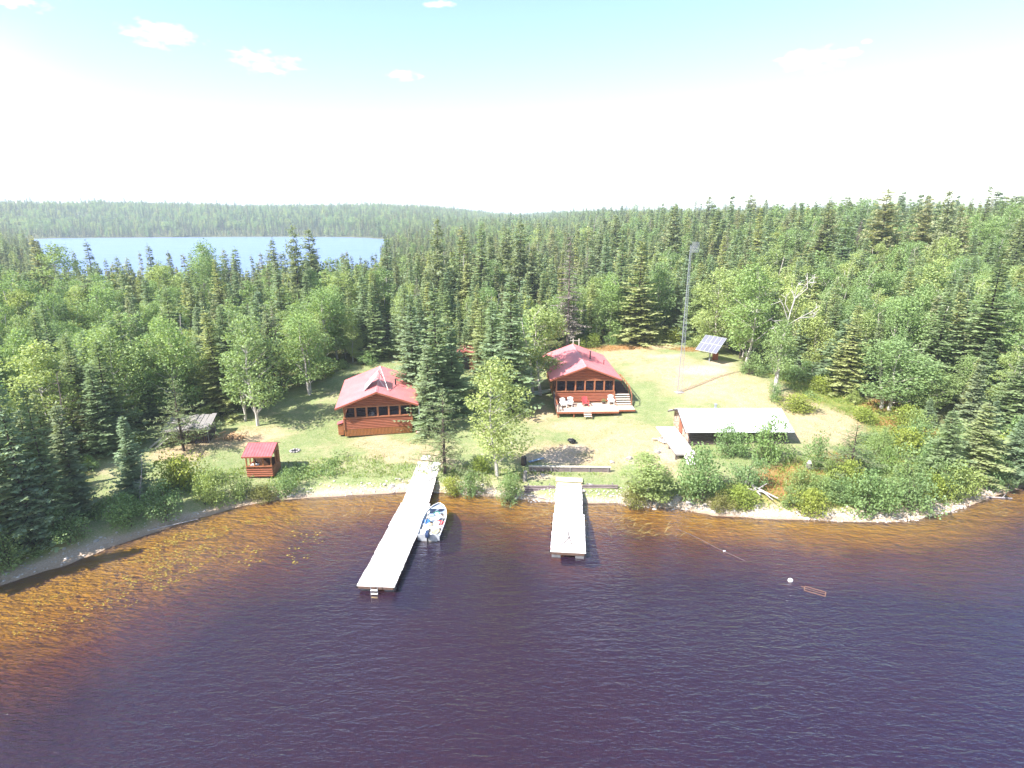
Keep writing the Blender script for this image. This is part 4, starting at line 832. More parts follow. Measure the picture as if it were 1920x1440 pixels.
def cabin(label, loc, rz, W_, Lc, base, zs, zw, ze, za, skirt=False, pdep=2.9):
    t = thing('log_cabin', label, 'cabin', loc, rz)
    hw = W_ / 2
    g = MB(); logwall(g, -hw, hw, base, zs, 0, 'x')                      # porch parapet, front
    obj('porch_wall', g, M['log'], t)
    g = MB(); gable_logs(g, W_, zw + .12, za - .28 - zw - .12, 0); obj('gable', g, M['log'], t)
    g = MB(); logwall(g, .09, Lc, base, zs, -hw, 'y', out=-1); logwall(g, pdep, Lc, zs, ze - .05, -hw, 'y', out=-1)
    obj('side_wall', g, M['log_side'], t)
    g = MB(); logwall(g, .09, Lc, base, zs, hw, 'y', out=1); logwall(g, pdep, Lc, zs, ze - .05, hw, 'y', out=1); obj('side_wall', g, M['log_side'], t)
    g = MB(); logwall(g, -hw, hw, base, ze, Lc, 'x', out=1); obj('back_wall', g, M['log'], t)
    g = MB(); g.prism([(-hw, ze - .05), (hw, ze - .05), (0, za - .2)], Lc - .05, Lc + .05); obj('gable', g, M['log'], t)
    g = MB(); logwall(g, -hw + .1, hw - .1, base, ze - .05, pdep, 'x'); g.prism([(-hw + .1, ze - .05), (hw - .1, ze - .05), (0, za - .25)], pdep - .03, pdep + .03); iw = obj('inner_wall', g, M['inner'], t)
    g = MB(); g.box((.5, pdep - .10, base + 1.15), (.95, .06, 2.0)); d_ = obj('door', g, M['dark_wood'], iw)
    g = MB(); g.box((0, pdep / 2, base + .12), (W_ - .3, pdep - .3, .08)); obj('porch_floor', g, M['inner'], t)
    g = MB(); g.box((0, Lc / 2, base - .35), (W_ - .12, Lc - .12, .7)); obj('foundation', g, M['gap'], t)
    if skirt:
        g = MB(); x = -hw
        while x < hw - .05: g.box((x + .07, -.02, base - .36), (.105, .05, .74)); x += .145
        y = .1
        while y < Lc: g.box((-hw - .02, y, base - .36), (.05, .105, .74)); g.box((hw + .02, y, base - .36), (.05, .105, .74)); y += .145
        obj('skirt', g, M['skirt'], t)
    # openings: header, sill, posts and screens
    g = MB(); g.box((0, -.01, zw + .06), (W_ + .1, .16, .13)); g.box((0, -.03, zs + .035), (W_ + .1, .20, .07)); fr_ = obj('porch_frame', g, M['trim'], t)
    n_ = 6
    for k in range(n_ + 1):
        x = -hw + .07 + k * (W_ - .14) / n_; g = MB(); g.box((x, -.012, (zs + zw) / 2 + .035), (.13, .13, zw - zs - .07)); obj('post', g, M['trim'], t)
    for k in range(n_):
        x0 = -hw + .07 + k * (W_ - .14) / n_ + .065; x1 = x0 + (W_ - .14) / n_ - .13; z0_, z1_ = zs + .07, zw; f = MB()
        for a, b_, c, d_ in ((x0, x1, z0_, z0_ + .045), (x0, x1, z1_ - .045, z1_), (x0, x0 + .04, z0_ + .045, z1_ - .045), (x1 - .04, x1, z0_ + .045, z1_ - .045)): f.box(((a + b_) / 2, .02, (c + d_) / 2), (b_ - a, .04, d_ - c))
        w_ = obj('window', f, M['trim'], t); f = MB(); f.add([(x0 + .03, .025, z0_ + .03), (x1 - .03, .025, z0_ + .03), (x1 - .03, .025, z1_ - .03), (x0 + .03, .025, z1_ - .03)], [(0, 1, 2, 3)]); obj('screen', f, screen, w_)
    for s_ in (-1, 1):
        g = MB(); g.box((s_ * hw, pdep / 2, zs + .035), (.16, pdep - .2, .07)); g.box((s_ * hw, pdep / 2, zw + .06), (.14, pdep - .2, .13))
        for y in (pdep * .5, pdep - .06): g.box((s_ * hw, y, (zs + zw) / 2 + .03), (.12, .12, zw - zs - .06))
        g.box((s_ * hw, pdep / 2, ze - .02 - .06), (.13, pdep - .2, .14)); sf = obj('porch_frame', g, M['trim'], t)
        g = MB()
        for y0_, y1_ in ((.1, pdep * .5 - .07), (pdep * .5 + .07, pdep - .13)): g.add([(s_ * hw, y0_, zs + .07), (s_ * hw, y1_, zs + .07), (s_ * hw, y1_, zw), (s_ * hw, y0_, zw)], [(0, 1, 2, 3)])
        obj('screen', g, screen, sf)
    g = MB(); g.box((-hw - .02, .45 - .5, (base + zs) / 2), (.16, .14, zs - base)); g.box((hw + .02, -.05, (base + zs) / 2), (.16, .14, zs - base)); obj('corner_post', g, M['trim'], t)
    # house windows in the side walls
    for s_ in (-1, 1):
        for y in (Lc * .5, Lc * .78):
            f = MB(); x = s_ * (hw + .075); f.box((x, y, zs + .45), (.06, 1.1, .9)); w_ = obj('window', f, M['trim'], t); f = MB(); f.box((x + s_ * .032, y, zs + .45), (.012, .92, .74)); obj('pane', f, M['gap'], w_)
    return t

# ---- left cabin
c1 = (-14.15, 59.15); z1 = 1.42
t = cabin('log cabin with slatted skirt and a solar panel on its red roof ridge', (c1[0], c1[1], z1), R(10), 7.0, 10.0, .68, 1.93, 3.08, 3.15, 4.80, skirt=True)
rf = roof_slopes(t, 7.0, .75, -.65, 10.35, 3.27, 4.86, M['roof'])
pipe(rf, 1.9, 4.1, 4.0, .75); 
g = MB(); g.tube((3.35, 1.0, 3.40), (3.35, 3.6, 3.40), .03, .03, 6); obj('antenna_rail', g, M['trim'], rf)
g = MB(); g.bar((4.30, -.45, 3.1), (4.30, -.45, 1.6), .09, .09); obj('downpipe', g, M['white'], rf)
# side steps of the left cabin
t = thing('porch_steps', 'pale wooden steps against the right side of the left cabin', 'steps', (c1[0] + 4.45 * math.cos(R(10)) + .2, c1[1] + .6, z1 - .2), R(10))
for k in range(4):
    g = MB(); g.box((0, .32 * k, .22 * (k + 1)), (1.5, .30, .05)); obj('tread', g, M['pale_wood'], t)
g = MB(); g.box((0, 1.9, .93), (1.5, 1.7, .06)); obj('landing', g, M['deck'], t)
for s_ in (-1, 1):
    g = MB(); g.bar((s_ * .72, -.2, .05), (s_ * .72, 1.15, .88), .05, .16); g.box((s_ * .72, 1.1, .4), (.08, .08, .8)); g.box((s_ * .72, 2.7, .4), (.08, .08, .8)); g.box((.72, 1.12, 1.3), (.07, .07, .8)) if s_ > 0 else None; obj('stringer', g, M['deck_red'], t)
# raised solar rack on the roof ridge
ca, sa = math.cos(R(10)), math.sin(R(10))
def cw(x, y, z): return (c1[0] + x * ca - y * sa, c1[1] + x * sa + y * ca, z1 + z)
t = thing('roof_panel_rack', 'pale tilted solar panel propped up over the ridge of the left cabin roof', 'solar panel', cw(0, 0, 0), R(10))
A0, A1 = Vector((-1.35, 1.4, 4.42)), Vector((.10, 1.4, 6.0)); B0, B1 = A0 + Vector((0, 2.6, 0)), A1 + Vector((0, 2.6, 0)); nn_ = (A1 - A0).cross(B0 - A0).normalized()
g = MB(); g.add([A0, A1, B1, B0, A0 + nn_ * .05, A1 + nn_ * .05, B1 + nn_ * .05, B0 + nn_ * .05], [(0, 1, 2, 3), (4, 7, 6, 5), (0, 4, 5, 1), (1, 5, 6, 2), (2, 6, 7, 3), (3, 7, 4, 0)]); obj('panel', g, M['alu'], t)
g = MB(); 
for y in (1.5, 3.9): g.bar((.05, y, 5.95), (.95, y, 4.48), .05, .05); g.bar((-1.2, y, 4.55), (.9, y, 4.5), .05, .04)
obj('brace', g, M['galv'], t)
g = MB(); g.tube((.3, 4.4, 4.8), (.3, 4.4, 6.35), .025, .025, 6); g.bar((.3, 4.4, 6.3), (1.15, .9, 4.55), .05, .03); obj('pole', g, M['white'], t)
# small red-roofed locker on the left wall
p = cw(-3.95, .75, .0); t = thing('gas_locker', 'small red-roofed box standing at the left front corner of the left cabin', 'locker', (p[0], p[1], z1 - .05), R(10))
g = MB(); g.box((0, 0, .62), (.55, .7, 1.2)); obj('body', g, M['log_side'], t, bevel=.01); g = MB(); g.add([(-.36, -.45, 1.22), (.32, -.45, 1.42), (.32, .45, 1.42), (-.36, .45, 1.22), (-.36, -.45, 1.27), (.32, -.45, 1.47), (.32, .45, 1.47), (-.36, .45, 1.27)], [(0, 3, 2, 1), (4, 5, 6, 7), (0, 1, 5, 4), (1, 2, 6, 5), (2, 3, 7, 6), (3, 0, 4, 7)]); obj('lid', g, M['roof_dull'], t)

# ---- right cabin
c2 = (8.68, 67.5); z2 = 2.12
t = cabin('red-roofed log cabin with a pale front deck, nearer the radio mast', (c2[0], c2[1], z2), R(1.8), 7.0, 11.3, .22, 1.50, 2.86, 2.98, 4.62)
rf = roof_slopes(t, 7.0, .75, -.65, 11.9, 3.12, 4.72, M['roof'])
pipe(rf, 1.35, 5.2, 4.22, .85); pipe(rf, 3.0, 4.6, 3.55, .5, 'vent_pipe', .05)
t = thing('front_deck', 'pale sunlit deck along the front of the right cabin', 'deck', (c2[0], c2[1], z2), R(1.8))
g = MB(); x = -3.62
rs = np.random.RandomState(4)
while x < 3.4: g.box((x + .07, -1.75, .10 + rs.randn() * .002), (.135, 3.3, .035)); x += .142
while x < 5.45: g.box((x + .07, -1.45, .10 + rs.randn() * .002), (.135, 2.7, .035)); x += .142
obj('deck_boards', g, M['deck'], t)
g = MB(); g.box((-.1, -3.42, .0), (7.1, .05, .20)); g.box((-3.65, -1.75, .0), (.05, 3.28, .2)); g.box((4.5, -2.83, .0), (1.95, .05, .18)); obj('rim_joist', g, M['deck_red'], t)
for x in (-3.5, -1.7, .2): g = MB(); g.box((x, -3.3, -.38), (.12, .12, .56)); obj('leg', g, M['deck_red'], t)
g = MB()
for y in (-3.35, -.25): g.box((-3.58, y, .55), (.10, .10, .90))
obj('railing_post', g, M['pale_wood'], t)
g = MB(); g.bar((-3.58, -3.4, 1.0), (-3.58, -.1, 1.0), .14, .04); g.bar((-3.58, -3.35, .15), (-3.55, -.3, .95), .05, .10); obj('railing', g, M['deck_red'], t)
t = thing('deck_steps', 'short steps at the front edge of the pale deck', 'steps', (c2[0] - .05, c2[1] - 3.5, z2 - .42), R(1.8))
for k in range(3): g = MB(); g.box((0, -.42 + .24 * k, .14 + .13 * k), (.9, .22, .045)); obj('tread', g, M['pale_wood'], t)
for s_ in (-1, 1): g = MB(); g.bar((s_ * .42, -.6, .0), (s_ * .42, .2, .42), .04, .13); obj('stringer', g, M['deck_red'], t)
t = thing('side_porch', 'dark landing with railing on the right side of the right cabin', 'porch', (c2[0], c2[1], z2), R(1.8))
g = MB(); g.box((4.5, 3.0, 1.1), (1.8, 5.2, .07)); obj('landing', g, M['inner'], t)
g = MB(); [g.box((x, y, .5), (.1, .1, 1.14)) for x in (3.75, 5.3) for y in (.5, 3, 5.5)]; obj('leg', g, M['deck_red'], t)
g = MB(); [g.box((5.34, y, 1.6), (.09, .09, .95)) for y in (.5, 1.75, 3, 4.25, 5.5)]; g.bar((5.34, .4, 2.1), (5.34, 5.6, 2.1), .12, .05); g.bar((5.34, .4, 1.65), (5.34, 5.6, 1.65), .04, .08); obj('railing', g, M['log_side'], t)
t = thing('side_steps', 'five pale steps climbing to the side landing of the right cabin', 'steps', (c2[0] + 4.5, c2[1] - 1.0, z2), R(1.8))
for k in range(5): g = MB(); g.box((0, .30 * k, .28 + .20 * k), (1.75, .29, .05)); obj('tread', g, M['pale_wood'], t)
for s_ in (-1, 1): g = MB(); g.bar((s_ * .85, -.2, .05), (s_ * .85, 1.4, 1.05), .05, .2); obj('stringer', g, M['log'], t)
g = MB(); g.box((.9, -.1, .75), (.09, .09, 1.2)); g.bar((.9, -.15, 1.3), (.9, 1.5, 2.1), .08, .05); obj('handrail', g, M['trim'], t)
# back porch posts behind the ridge
t = thing('back_porch', 'white-posted porch end showing behind the ridge of the right cabin', 'porch', (c2[0], c2[1], z2), R(1.8))
for x in (.2, 1.0): g = MB(); g.box((x, 12.9, 2.8), (.14, .14, 4.8)); obj('post', g, M['pale_wood'], t)
g = MB(); g.box((.45, 12.9, 4.95), (1.4, .07, .07)); obj('rail', g, M['pale_wood'], t)
# chairs on the deck
def chair(label, x, y, rz, m_, low=False):
    cs, sn_ = math.cos(R(1.8)), math.sin(R(1.8)); t = thing('deck_chair', label, 'chair', (c2[0] + x * cs - y * sn_, c2[1] + x * sn_ + y * cs, z2 + .118), rz, 'slatted deck chairs')
    g = MB(); [g.bar((-.26, -.38 + .1 * k, .38 - .022 * k), (.26, -.38 + .1 * k, .38 - .022 * k), .085, .022) for k in range(7)]; obj('seat', g, m_, t)
    g = MB(); [g.bar((x_, .22, .22), (x_ * 1.25, .55, 1.02 - abs(x_) * .35), .10, .022) for x_ in (-.22, -.11, 0, .11, .22)]; g.bar((-.27, .45, .72), (.27, .45, .72), .03, .05); obj('backrest', g, m_, t)
    for s_ in (-1, 1):
        g = MB(); g.bar((s_ * .34, -.48, .56), (s_ * .34, .42, .54), .13, .025); obj('armrest', g, m_, t)
        g = MB(); g.box((s_ * .30, -.40, .27), (.04, .09, .54)); obj('leg', g, m_, t); g = MB(); g.bar((s_ * .29, -.36, .34), (s_ * .29, .60, .06), .04, .10); obj('leg', g, m_, t)
    return t
chair('white slatted chair at the left of the deck, nearest the railing', -2.75, -1.7, R(8), M['white'])
chair('white slatted chair just right of the first white chair on the deck', -1.95, -1.35, R(-10), M['white'])
chair('red slatted chair in the middle of the pale deck', -.1, -1.2, R(6), M['redp'])
chair('small white chair at the right end of the deck beside the steps', 3.05, -.65, R(0), M['white'])
t = thing('planter', 'small dark planter against the right cabin wall between two chairs', 'planter', (c2[0] + 2.2, c2[1] - .5, z2 + .12)); g = MB(); g.tube((0, 0, 0), (0, 0, .3), .16, .22, 10); obj('pot', g, M['dark_wood'], t)
b_ = rs.randn(120, 3) * [.13, .13, .1] + [0, 0, .38]; d_ = unit(rs.randn(120, 3)); m_ = fast_mesh('plant', blades(b_, d_, unit(np.cross(d_, rs.randn(120, 3))), np.full(120, .1), np.full(120, .05)), 4, rs.rand(120)); m_.materials.append(M['shrub']); obj('plant', m_, None, t)
# porch furniture seen dimly through the screens
def inporch(cc, zc, rz, x, y): return (cc[0] + x * math.cos(rz) - y * math.sin(rz), cc[1] + x * math.sin(rz) + y * math.cos(rz), zc)
def ptable(label, pos, w_, m_):
    t = thing('porch_table', label, 'table', pos); g = MB(); g.box((0, 0, .82), (w_, .9, .05)); obj('tabletop', g, m_, t, bevel=.01)
    for sx in (-1, 1):
        for sy in (-1, 1): g = MB(); g.tube((sx * (w_ / 2 - .08), sy * .38, 0), (sx * (w_ / 2 - .08), sy * .38, .8), .025, .025, 6); obj('leg', g, m_, t)
ptable('white table behind the screens of the left cabin porch', inporch(c1, z1 + .84, R(10), -.75, 1.3), 1.3, M['white'])
ptable('light table behind the screens of the right cabin porch', inporch(c2, z2 + .38, R(2), .9, 1.3), 1.5, M['white'])
def cooler(label, pos, m_, s_=1):
    t = thing('cooler', label, 'cooler', pos); g = MB(); g.box((0, 0, .18), (.6, .38, .34)); obj('body', g, m_, t, bevel=.03); g = MB(); g.box((0, 0, .385), (.64, .41, .06)); obj('lid', g, M['white'], t, bevel=.02); t.scale = (s_, s_, s_); return t
cooler('blue and white cooler on the floor of the left cabin porch', inporch(c1, z1 + .84, R(10), -2.0, .8), M['blue'], 1.9)
cooler('pale blue cooler in the left corner of the right cabin porch', inporch(c2, z2 + .38, R(2), -3.0, .8), M['blue'], 2)
t = thing('propane_bottle', 'white round gas bottle behind the screens of the left cabin porch', 'gas bottle', inporch(c1, z1 + 1.69, R(10), -.6, 1.2)); g = MB(); g.loft([[(r_ * math.cos(a), r_ * math.sin(a), z) for a in np.linspace(0, 6.28, 13)[:-1]] for r_, z in ((.10, 0), (.18, .05), (.2, .2), (.17, .33), (.06, .4), (.06, .46))]); obj('bottle', g, M['white'], t)

# ---- hidden red roof in the trees
p = G(872, 690); zr = h1(p.x, p.y)
yy = p.y; t = thing('sauna_hut', 'small hut whose red roof shows between the spruces of the middle clump', 'hut', (PZ(874, 660, 5.0).x, PZ(874, 660, 5.0).y, h1(PZ(874, 660, 5.0).x, PZ(874, 660, 5.0).y)), R(6))
g = MB(); logwall(g, -1.9, 1.9, -.1, 2.1, 0); logwall(g, 0.08, 3, -.1, 2.1, -1.9, 'y', out=-1); logwall(g, .08, 3, -.1, 2.1, 1.9, 'y', out=1); logwall(g, -1.9, 1.9, -.1, 2.1, 3.05, out=1); g.prism([(-1.9, 2.1), (1.9, 2.1), (0, 2.75)], -.04, .04); g.prism([(-1.9, 2.1), (1.9, 2.1), (0, 2.75)], 3.0, 3.08); obj('wall', g, M['log'], t)
roof_slopes(t, 3.8, .5, -.5, 3.6, 2.05, 2.85, M['roof']); g = MB(); g.box((0, -.09, .95), (.8, .05, 1.85)); obj('door', g, M['dark_wood'], t)

# ---- metal-roofed shed
sx0, sy0, sz0 = 17.95, 56.2, 1.28
t = thing('boat_shed', 'long dark log shed with a bright metal roof behind round bushes', 'shed', (sx0, sy0, sz0), R(.4))
Lx, Dy, ev, rg = 9.9, 5.6, 1.78, 3.05
g = MB(); logwall(g, 0, Lx, -.3, ev + .1, 0, 'x'); obj('front_wall', g, M['dark_wood'], t)
g = MB(); logwall(g, 0, Lx, -.3, ev + .1, Dy, 'x', out=1); obj('back_wall', g, M['dark_wood'], t)
def endwall(x, out, m_):
    g = MB(); logwall(g, .08, Dy - .08, -.3, ev + .05, x, 'y', out=out)
    g.add([(x - .04, 0, ev + .05), (x - .04, Dy, ev + .05), (x - .04, Dy / 2, rg - .1), (x + .04, 0, ev + .05), (x + .04, Dy, ev + .05), (x + .04, Dy / 2, rg - .1)], [(0, 1, 2), (3, 5, 4), (0, 3, 4, 1), (1, 4, 5, 2), (2, 5, 3, 0)]); return obj('end_wall', g, m_, t)
ew = endwall(0, -1, mat('whitewashed_logs', (.50, .40, .33), .9, col2=(.20, .10, .07), nscale=2.5, stretch=(1, 1, 5))); endwall(Lx, 1, M['dark_wood'])
g = MB(); g.box((-.10, 2.7, .85), (.05, 1.0, 1.9)); obj('door', g, M['log'], ew)
g = MB(); ovx = .55
for (ya, za_, yb, zb_) in ((Dy / 2, rg, -.65, ev - .10), (Dy / 2, rg, Dy + .65, ev - .10)):
    x0, x1 = -ovx, Lx + .45
    g.add([(x0, ya, za_), (x1, ya, za_), (x1, yb, zb_), (x0, yb, zb_), (x0, ya, za_ - .05), (x1, ya, za_ - .05), (x1, yb, zb_ - .05), (x0, yb, zb_ - .05)], [(0, 1, 2, 3), (4, 7, 6, 5), (0, 4, 5, 1), (2, 6, 7, 3), (1, 5, 6, 2), (0, 3, 7, 4)])
    k = x0 + .02
    while k < x1: g.bar((k, ya, za_ + .01), (k, yb, zb_ + .01), .03, .022); k += .32
rf = obj('roof', g, M['white_metal'], t)
g = MB(); g.bar((-ovx - .02, Dy / 2, rg - .12), (-ovx - .02, -.6, ev - .2), .05, .14); g.bar((-ovx - .02, Dy / 2, rg - .12), (-ovx - .02, Dy + .6, ev - .2), .05, .14); g.bar((-ovx - .5, Dy / 2 - .1, rg - .12), (.2, Dy / 2 - .1, rg - .12), .14, .12); obj('fascia', g, M['dark_wood'], rf)
g = MB(); g.tube((3.5, Dy / 2 + .2, rg - .1), (3.5, Dy / 2 + .2, rg + .35), .12, .12, 8); g.tube((3.5, Dy / 2 + .2, rg + .38), (3.5, Dy / 2 + .2, rg + .48), .2, .05, 8); obj('chimney', g, M['galv'], rf)
t = thing('shed_deck', 'bleached plank deck along the left end of the metal-roofed shed', 'deck', (sx0, sy0, sz0), R(.4))
g = MB(); y = -3.2
while y < 4.3: x0 = np.interp(y, [-3.2, 4.3], [-2.15, -2.3]); g.box(((x0 - .2) / 2, y + .07, .42 + rs.randn() * .003), (-.2 - x0, .135, .04)); y += .142
obj('deck_boards', g, M['plank'], t)
g = MB(); [g.box((x, y, .0), (.12, .12, .78)) for x in (-2.1, -1.2, -.35) for y in (-3.1, -.6, 1.8, 4.1)]; obj('leg', g, M['dark_wood'], t)
g = MB(); g.box((-2.2, .55, .33), (.05, 7.3, .14)); g.box((-1.2, -3.19, .33), (1.9, .05, .14)); obj('rim_joist', g, M['grey_wood'], t)
t = thing('walk_plank', 'pale boards leaning down from the shed deck to the grass', 'plank', (sx0 - 1.0, sy0 - 3.9, sz0 - .1), R(.4)); g = MB(); [g.bar((x, -.55, -.05), (x + .05, .65, .46), .22, .04) for x in (-.3, 0, .3)]; obj('board', g, M['plank'], t)
def woodpile(label, p, n_, s_, m_, name='wood_pile', cat='pile'):
    g = MB(); r_ = random.Random(int(p.x * 97)); 
    for k in range(n_):
        a = r_.random() * 6.28; c = Vector((r_.gauss(0, .32) * s_, r_.gauss(0, .22) * s_, .06 + abs(r_.gauss(0, .10)) * s_)); d_ = Vector((math.cos(a), math.sin(a), r_.uniform(-.2, .2))) * .22 * s_; g.tube(c - d_, c + d_, .055 * s_, .05 * s_, 5)
    o_ = obj(name, g, m_); o_.location = p; tag(o_, label, cat); return o_
woodpile('small pile of grey sticks left of the shed deck', G(1242, 829), 16, 1.3, M['pale_wood'])
woodpile('scatter of split orange firewood beside the weathered wood shed', G(432, 822), 26, 1.6, M['cutwood'])
woodpile('second scatter of split firewood farther right of the wood shed', G(447, 823), 9, 1.2, M['cutwood'])
def rockthing(label, p, s_, m_=None, dims=(1, .8, .6)):
    r_ = np.random.RandomState(int(abs(p.x) * 50 + 3)); V_ = []; g = MB(); bm_ = __import__('bmesh').new(); __import__('bmesh').ops.create_icosphere(bm_, subdivisions=2, radius=s_)
    for v in bm_.verts: v.co = Vector((v.co.x * dims[0], v.co.y * dims[1], v.co.z * dims[2])) * (1 + .16 * float(r_.randn()))
    me_ = bpy.data.meshes.new('boulder'); bm_.to_mesh(me_); bm_.free(); me_.materials.append(m_ or M['rock']); o_ = bpy.data.objects.new('boulder', me_); COL.objects.link(o_); o_.location = p + Vector((0, 0, s_ * .2)); tag(o_, label, 'boulder')
for px, py, s_, lb in [(1233, 849, .32, 'grey boulder on the grass between the shed deck and the cone-shaped bush'), (1180, 861, .34, 'round dark boulder behind the right end of the timber wall'), (1148, 868, .22, 'small rock at the right end of the timber wall'), (1000, 884, .3, 'pale rock below the left end of the timber wall'), (1018, 893, .24, 'rock on the gravel left of the short dock top'), (1108, 912, .3, 'rock on the log crib wall right of the short dock'), (1076, 948, .0, ''), (1270, 938, .4, 'pale boulder on the beach at the left of the large round bush'), (1292, 946, .34, 'second boulder on the beach below the large round bush'), (1322, 950, .3, 'third boulder on the beach below the large round bush'), (545, 932, .3, 'blue-grey stone at the waterline below the kiosk'), (735, 912, .25, 'stone at the waterline left of the long dock')]:
    if s_: rockthing(lb, G(px, py), s_)
# ---- fire rings and grill
p = G(553, 846); t = thing('fire_ring', 'low stone fire ring on the lawn right of the kiosk', 'fire ring', p)
for k in range(9):
    a = k * .698; g = MB(); g.add([(v[0] * .15 + .42 * math.cos(a), v[1] * .13 + .42 * math.sin(a), v[2] * .11 + .06) for v in ico], icf); obj('stone', g, M['rock'], t)
g = MB(); g.tube((0, 0, 0), (0, 0, .04), .36, .3, 10); obj('ash_bed', g, M['black'], t)
p = G(1073, 831); t = thing('kettle_grill', 'black round grill tipped on the lawn behind the timber wall', 'grill', p + Vector((0, 0, .0)))
prof = [(.0, .02), (.22, .05), (.36, .16), (.40, .28)]
g = MB(); g.loft([[(max(r_, .01) * math.cos(a), max(r_, .01) * math.sin(a), z) for a in np.linspace(0, 6.283, 17)[:-1]] for r_, z in prof]); obj('bowl', g, M['black'], t, smooth=True)
g = MB(); g.loft([[(max(r_, .01) * math.cos(a) - .12, max(r_, .01) * math.sin(a) + .05, z) for a in np.linspace(0, 6.283, 17)[:-1]] for r_, z in [(.41, .29), (.36, .4), (.2, .47), (.02, .5)]]); ld = obj('lid', g, M['black'], t, smooth=True)
g = MB(); g.box((-.12, .05, .53), (.12, .03, .04)); obj('handle', g, M['pale_wood'], ld); g = MB(); [g.tube((.3 * math.cos(a), .3 * math.sin(a), -.05), (.2 * math.cos(a), .2 * math.sin(a), .14), .015, .015, 5) for a in (0, 2.1, 4.2)]; obj('leg', g, M['galv'], t)
# ---- kiosk
kb = PZ(488, 897, .85); kz = h1(kb.x, kb.y + .6)
t = thing('lakeside_kiosk', 'small log booth with a ribbed red roof and open windows at the left shore', 'kiosk', (kb.x, kb.y + .1, kz), R(3))
W_, D_ = 2.3, 2.0
g = MB(); logwall(g, -W_ / 2, W_ / 2, .12, 1.15, 0); obj('front_wall', g, M['log'], t)
g = MB(); logwall(g, .07, D_, .12, 1.0, -W_ / 2, 'y', out=-1); obj('side_wall', g, M['log'], t)
g = MB(); logwall(g, .07, D_, .12, 1.0, W_ / 2, 'y', out=1); logwall(g, D_ - .5, D_, 1.0, 2.3, W_ / 2, 'y', out=1); obj('side_wall', g, M['log_side'], t)
g = MB(); logwall(g, -W_ / 2, W_ / 2, .12, 1.25, D_, out=1); logwall(g, -W_ / 2, W_ / 2, 1.85, 2.25, D_, out=1)
for x in (-.95, -.33, .33, .95): g.box((x, D_, 1.55), (.16 if abs(x) < .5 else .4, .12, .6))
obj('back_wall', g, M['inner'], t)
for x in (-W_ / 2 + .06, -.38, .38, W_ / 2 - .06): g = MB(); g.box((x, .0, 1.68), (.11, .11, 1.06)); obj('post', g, M['log_side'], t)
for x in (-W_ / 2, W_ / 2): g = MB(); g.box((x, D_ * .5, 1.6), (.1, .1, 1.2)); obj('post', g, M['log_side'], t)
g = MB(); g.box((0, 0, 2.24), (W_ + .1, .14, .14)); g.box((0, -.03, 1.18), (W_ + .08, .22, .05)); g.box((-W_ / 2, D_ / 2, 2.24), (.13, D_ - .15, .12)); g.box((W_ / 2, D_ / 2, 2.24), (.13, D_ - .15, .12)); obj('beam', g, M['trim'], t)
g = MB(); g.box((0, D_ / 2, .1), (W_ - .1, D_ - .1, .06)); obj('floor_boards', g, M['inner'], t)
g = MB(); [g.box((x, D_ / 2, -.04), (.16, D_ + .1, .22)) for x in (-.9, -.1, .7)]; obj('skid', g, M['dark_wood'], t)
g = MB(); g.prism([(0, 0), (.5, 0), (.5, .02), (0, .02)], 0, .01) if False else None
RY = 1.45
rv = [(-.35, 2.22), (RY, 2.85), (D_ + .25, 2.55)]
for (ya, za_), (yb, zb_) in zip(rv[:-1], rv[1:]):
    x0, x1 = -W_ / 2 - .18, W_ / 2 + .18
    g.add([(x0, ya, za_), (x1, ya, za_), (x1, yb, zb_), (x0, yb, zb_), (x0, ya, za_ + .04), (x1, ya, za_ + .04), (x1, yb, zb_ + .04), (x0, yb, zb_ + .04)], [(0, 3, 2, 1), (4, 5, 6, 7), (0, 1, 5, 4), (2, 3, 7, 6), (1, 2, 6, 5), (0, 4, 7, 3)])
    for k in range(11): x = x0 + .03 + k * (x1 - x0 - .06) / 10; g.bar((x, ya, za_ + .05), (x, yb, zb_ + .05), .03, .025)
rf = obj('roof', g, M['roof_dull'], t)
g = MB(); g.box((0, -.37, 2.19), (W_ + .4, .03, .12)); obj('fascia', g, M['log'], rf)
for s_, m_ in ((-1, M['log']), (1, M['log_side'])):
    g = MB(); x = s_ * W_ / 2; g.add([(x - .03, 0, 2.3), (x - .03, D_, 2.3), (x - .03, D_, 2.62), (x - .03, RY, 2.83), (x - .03, 0, 2.33), (x + .03, 0, 2.3), (x + .03, D_, 2.3), (x + .03, D_, 2.62), (x + .03, RY, 2.83), (x + .03, 0, 2.33)], [(0, 1, 2, 3, 4), (9, 8, 7, 6, 5), (0, 5, 6, 1), (1, 6, 7, 2), (2, 7, 8, 3), (3, 8, 9, 4), (4, 9, 5, 0)]); obj('gable', g, m_, t)
t2_ = thing('counter_shelf', 'white shelf with papers inside the lakeside kiosk', 'shelf', (kb.x - .55, kb.y + .45, kz)); g = MB(); g.box((0, 0, 1.16), (.7, .45, .04)); obj('board', g, M['white'], t2_); g = MB(); [g.box((x, 0, .64), (.04, .4, 1.0)) for x in (-.3, .3)]; obj('leg', g, M['pale_wood'], t2_)
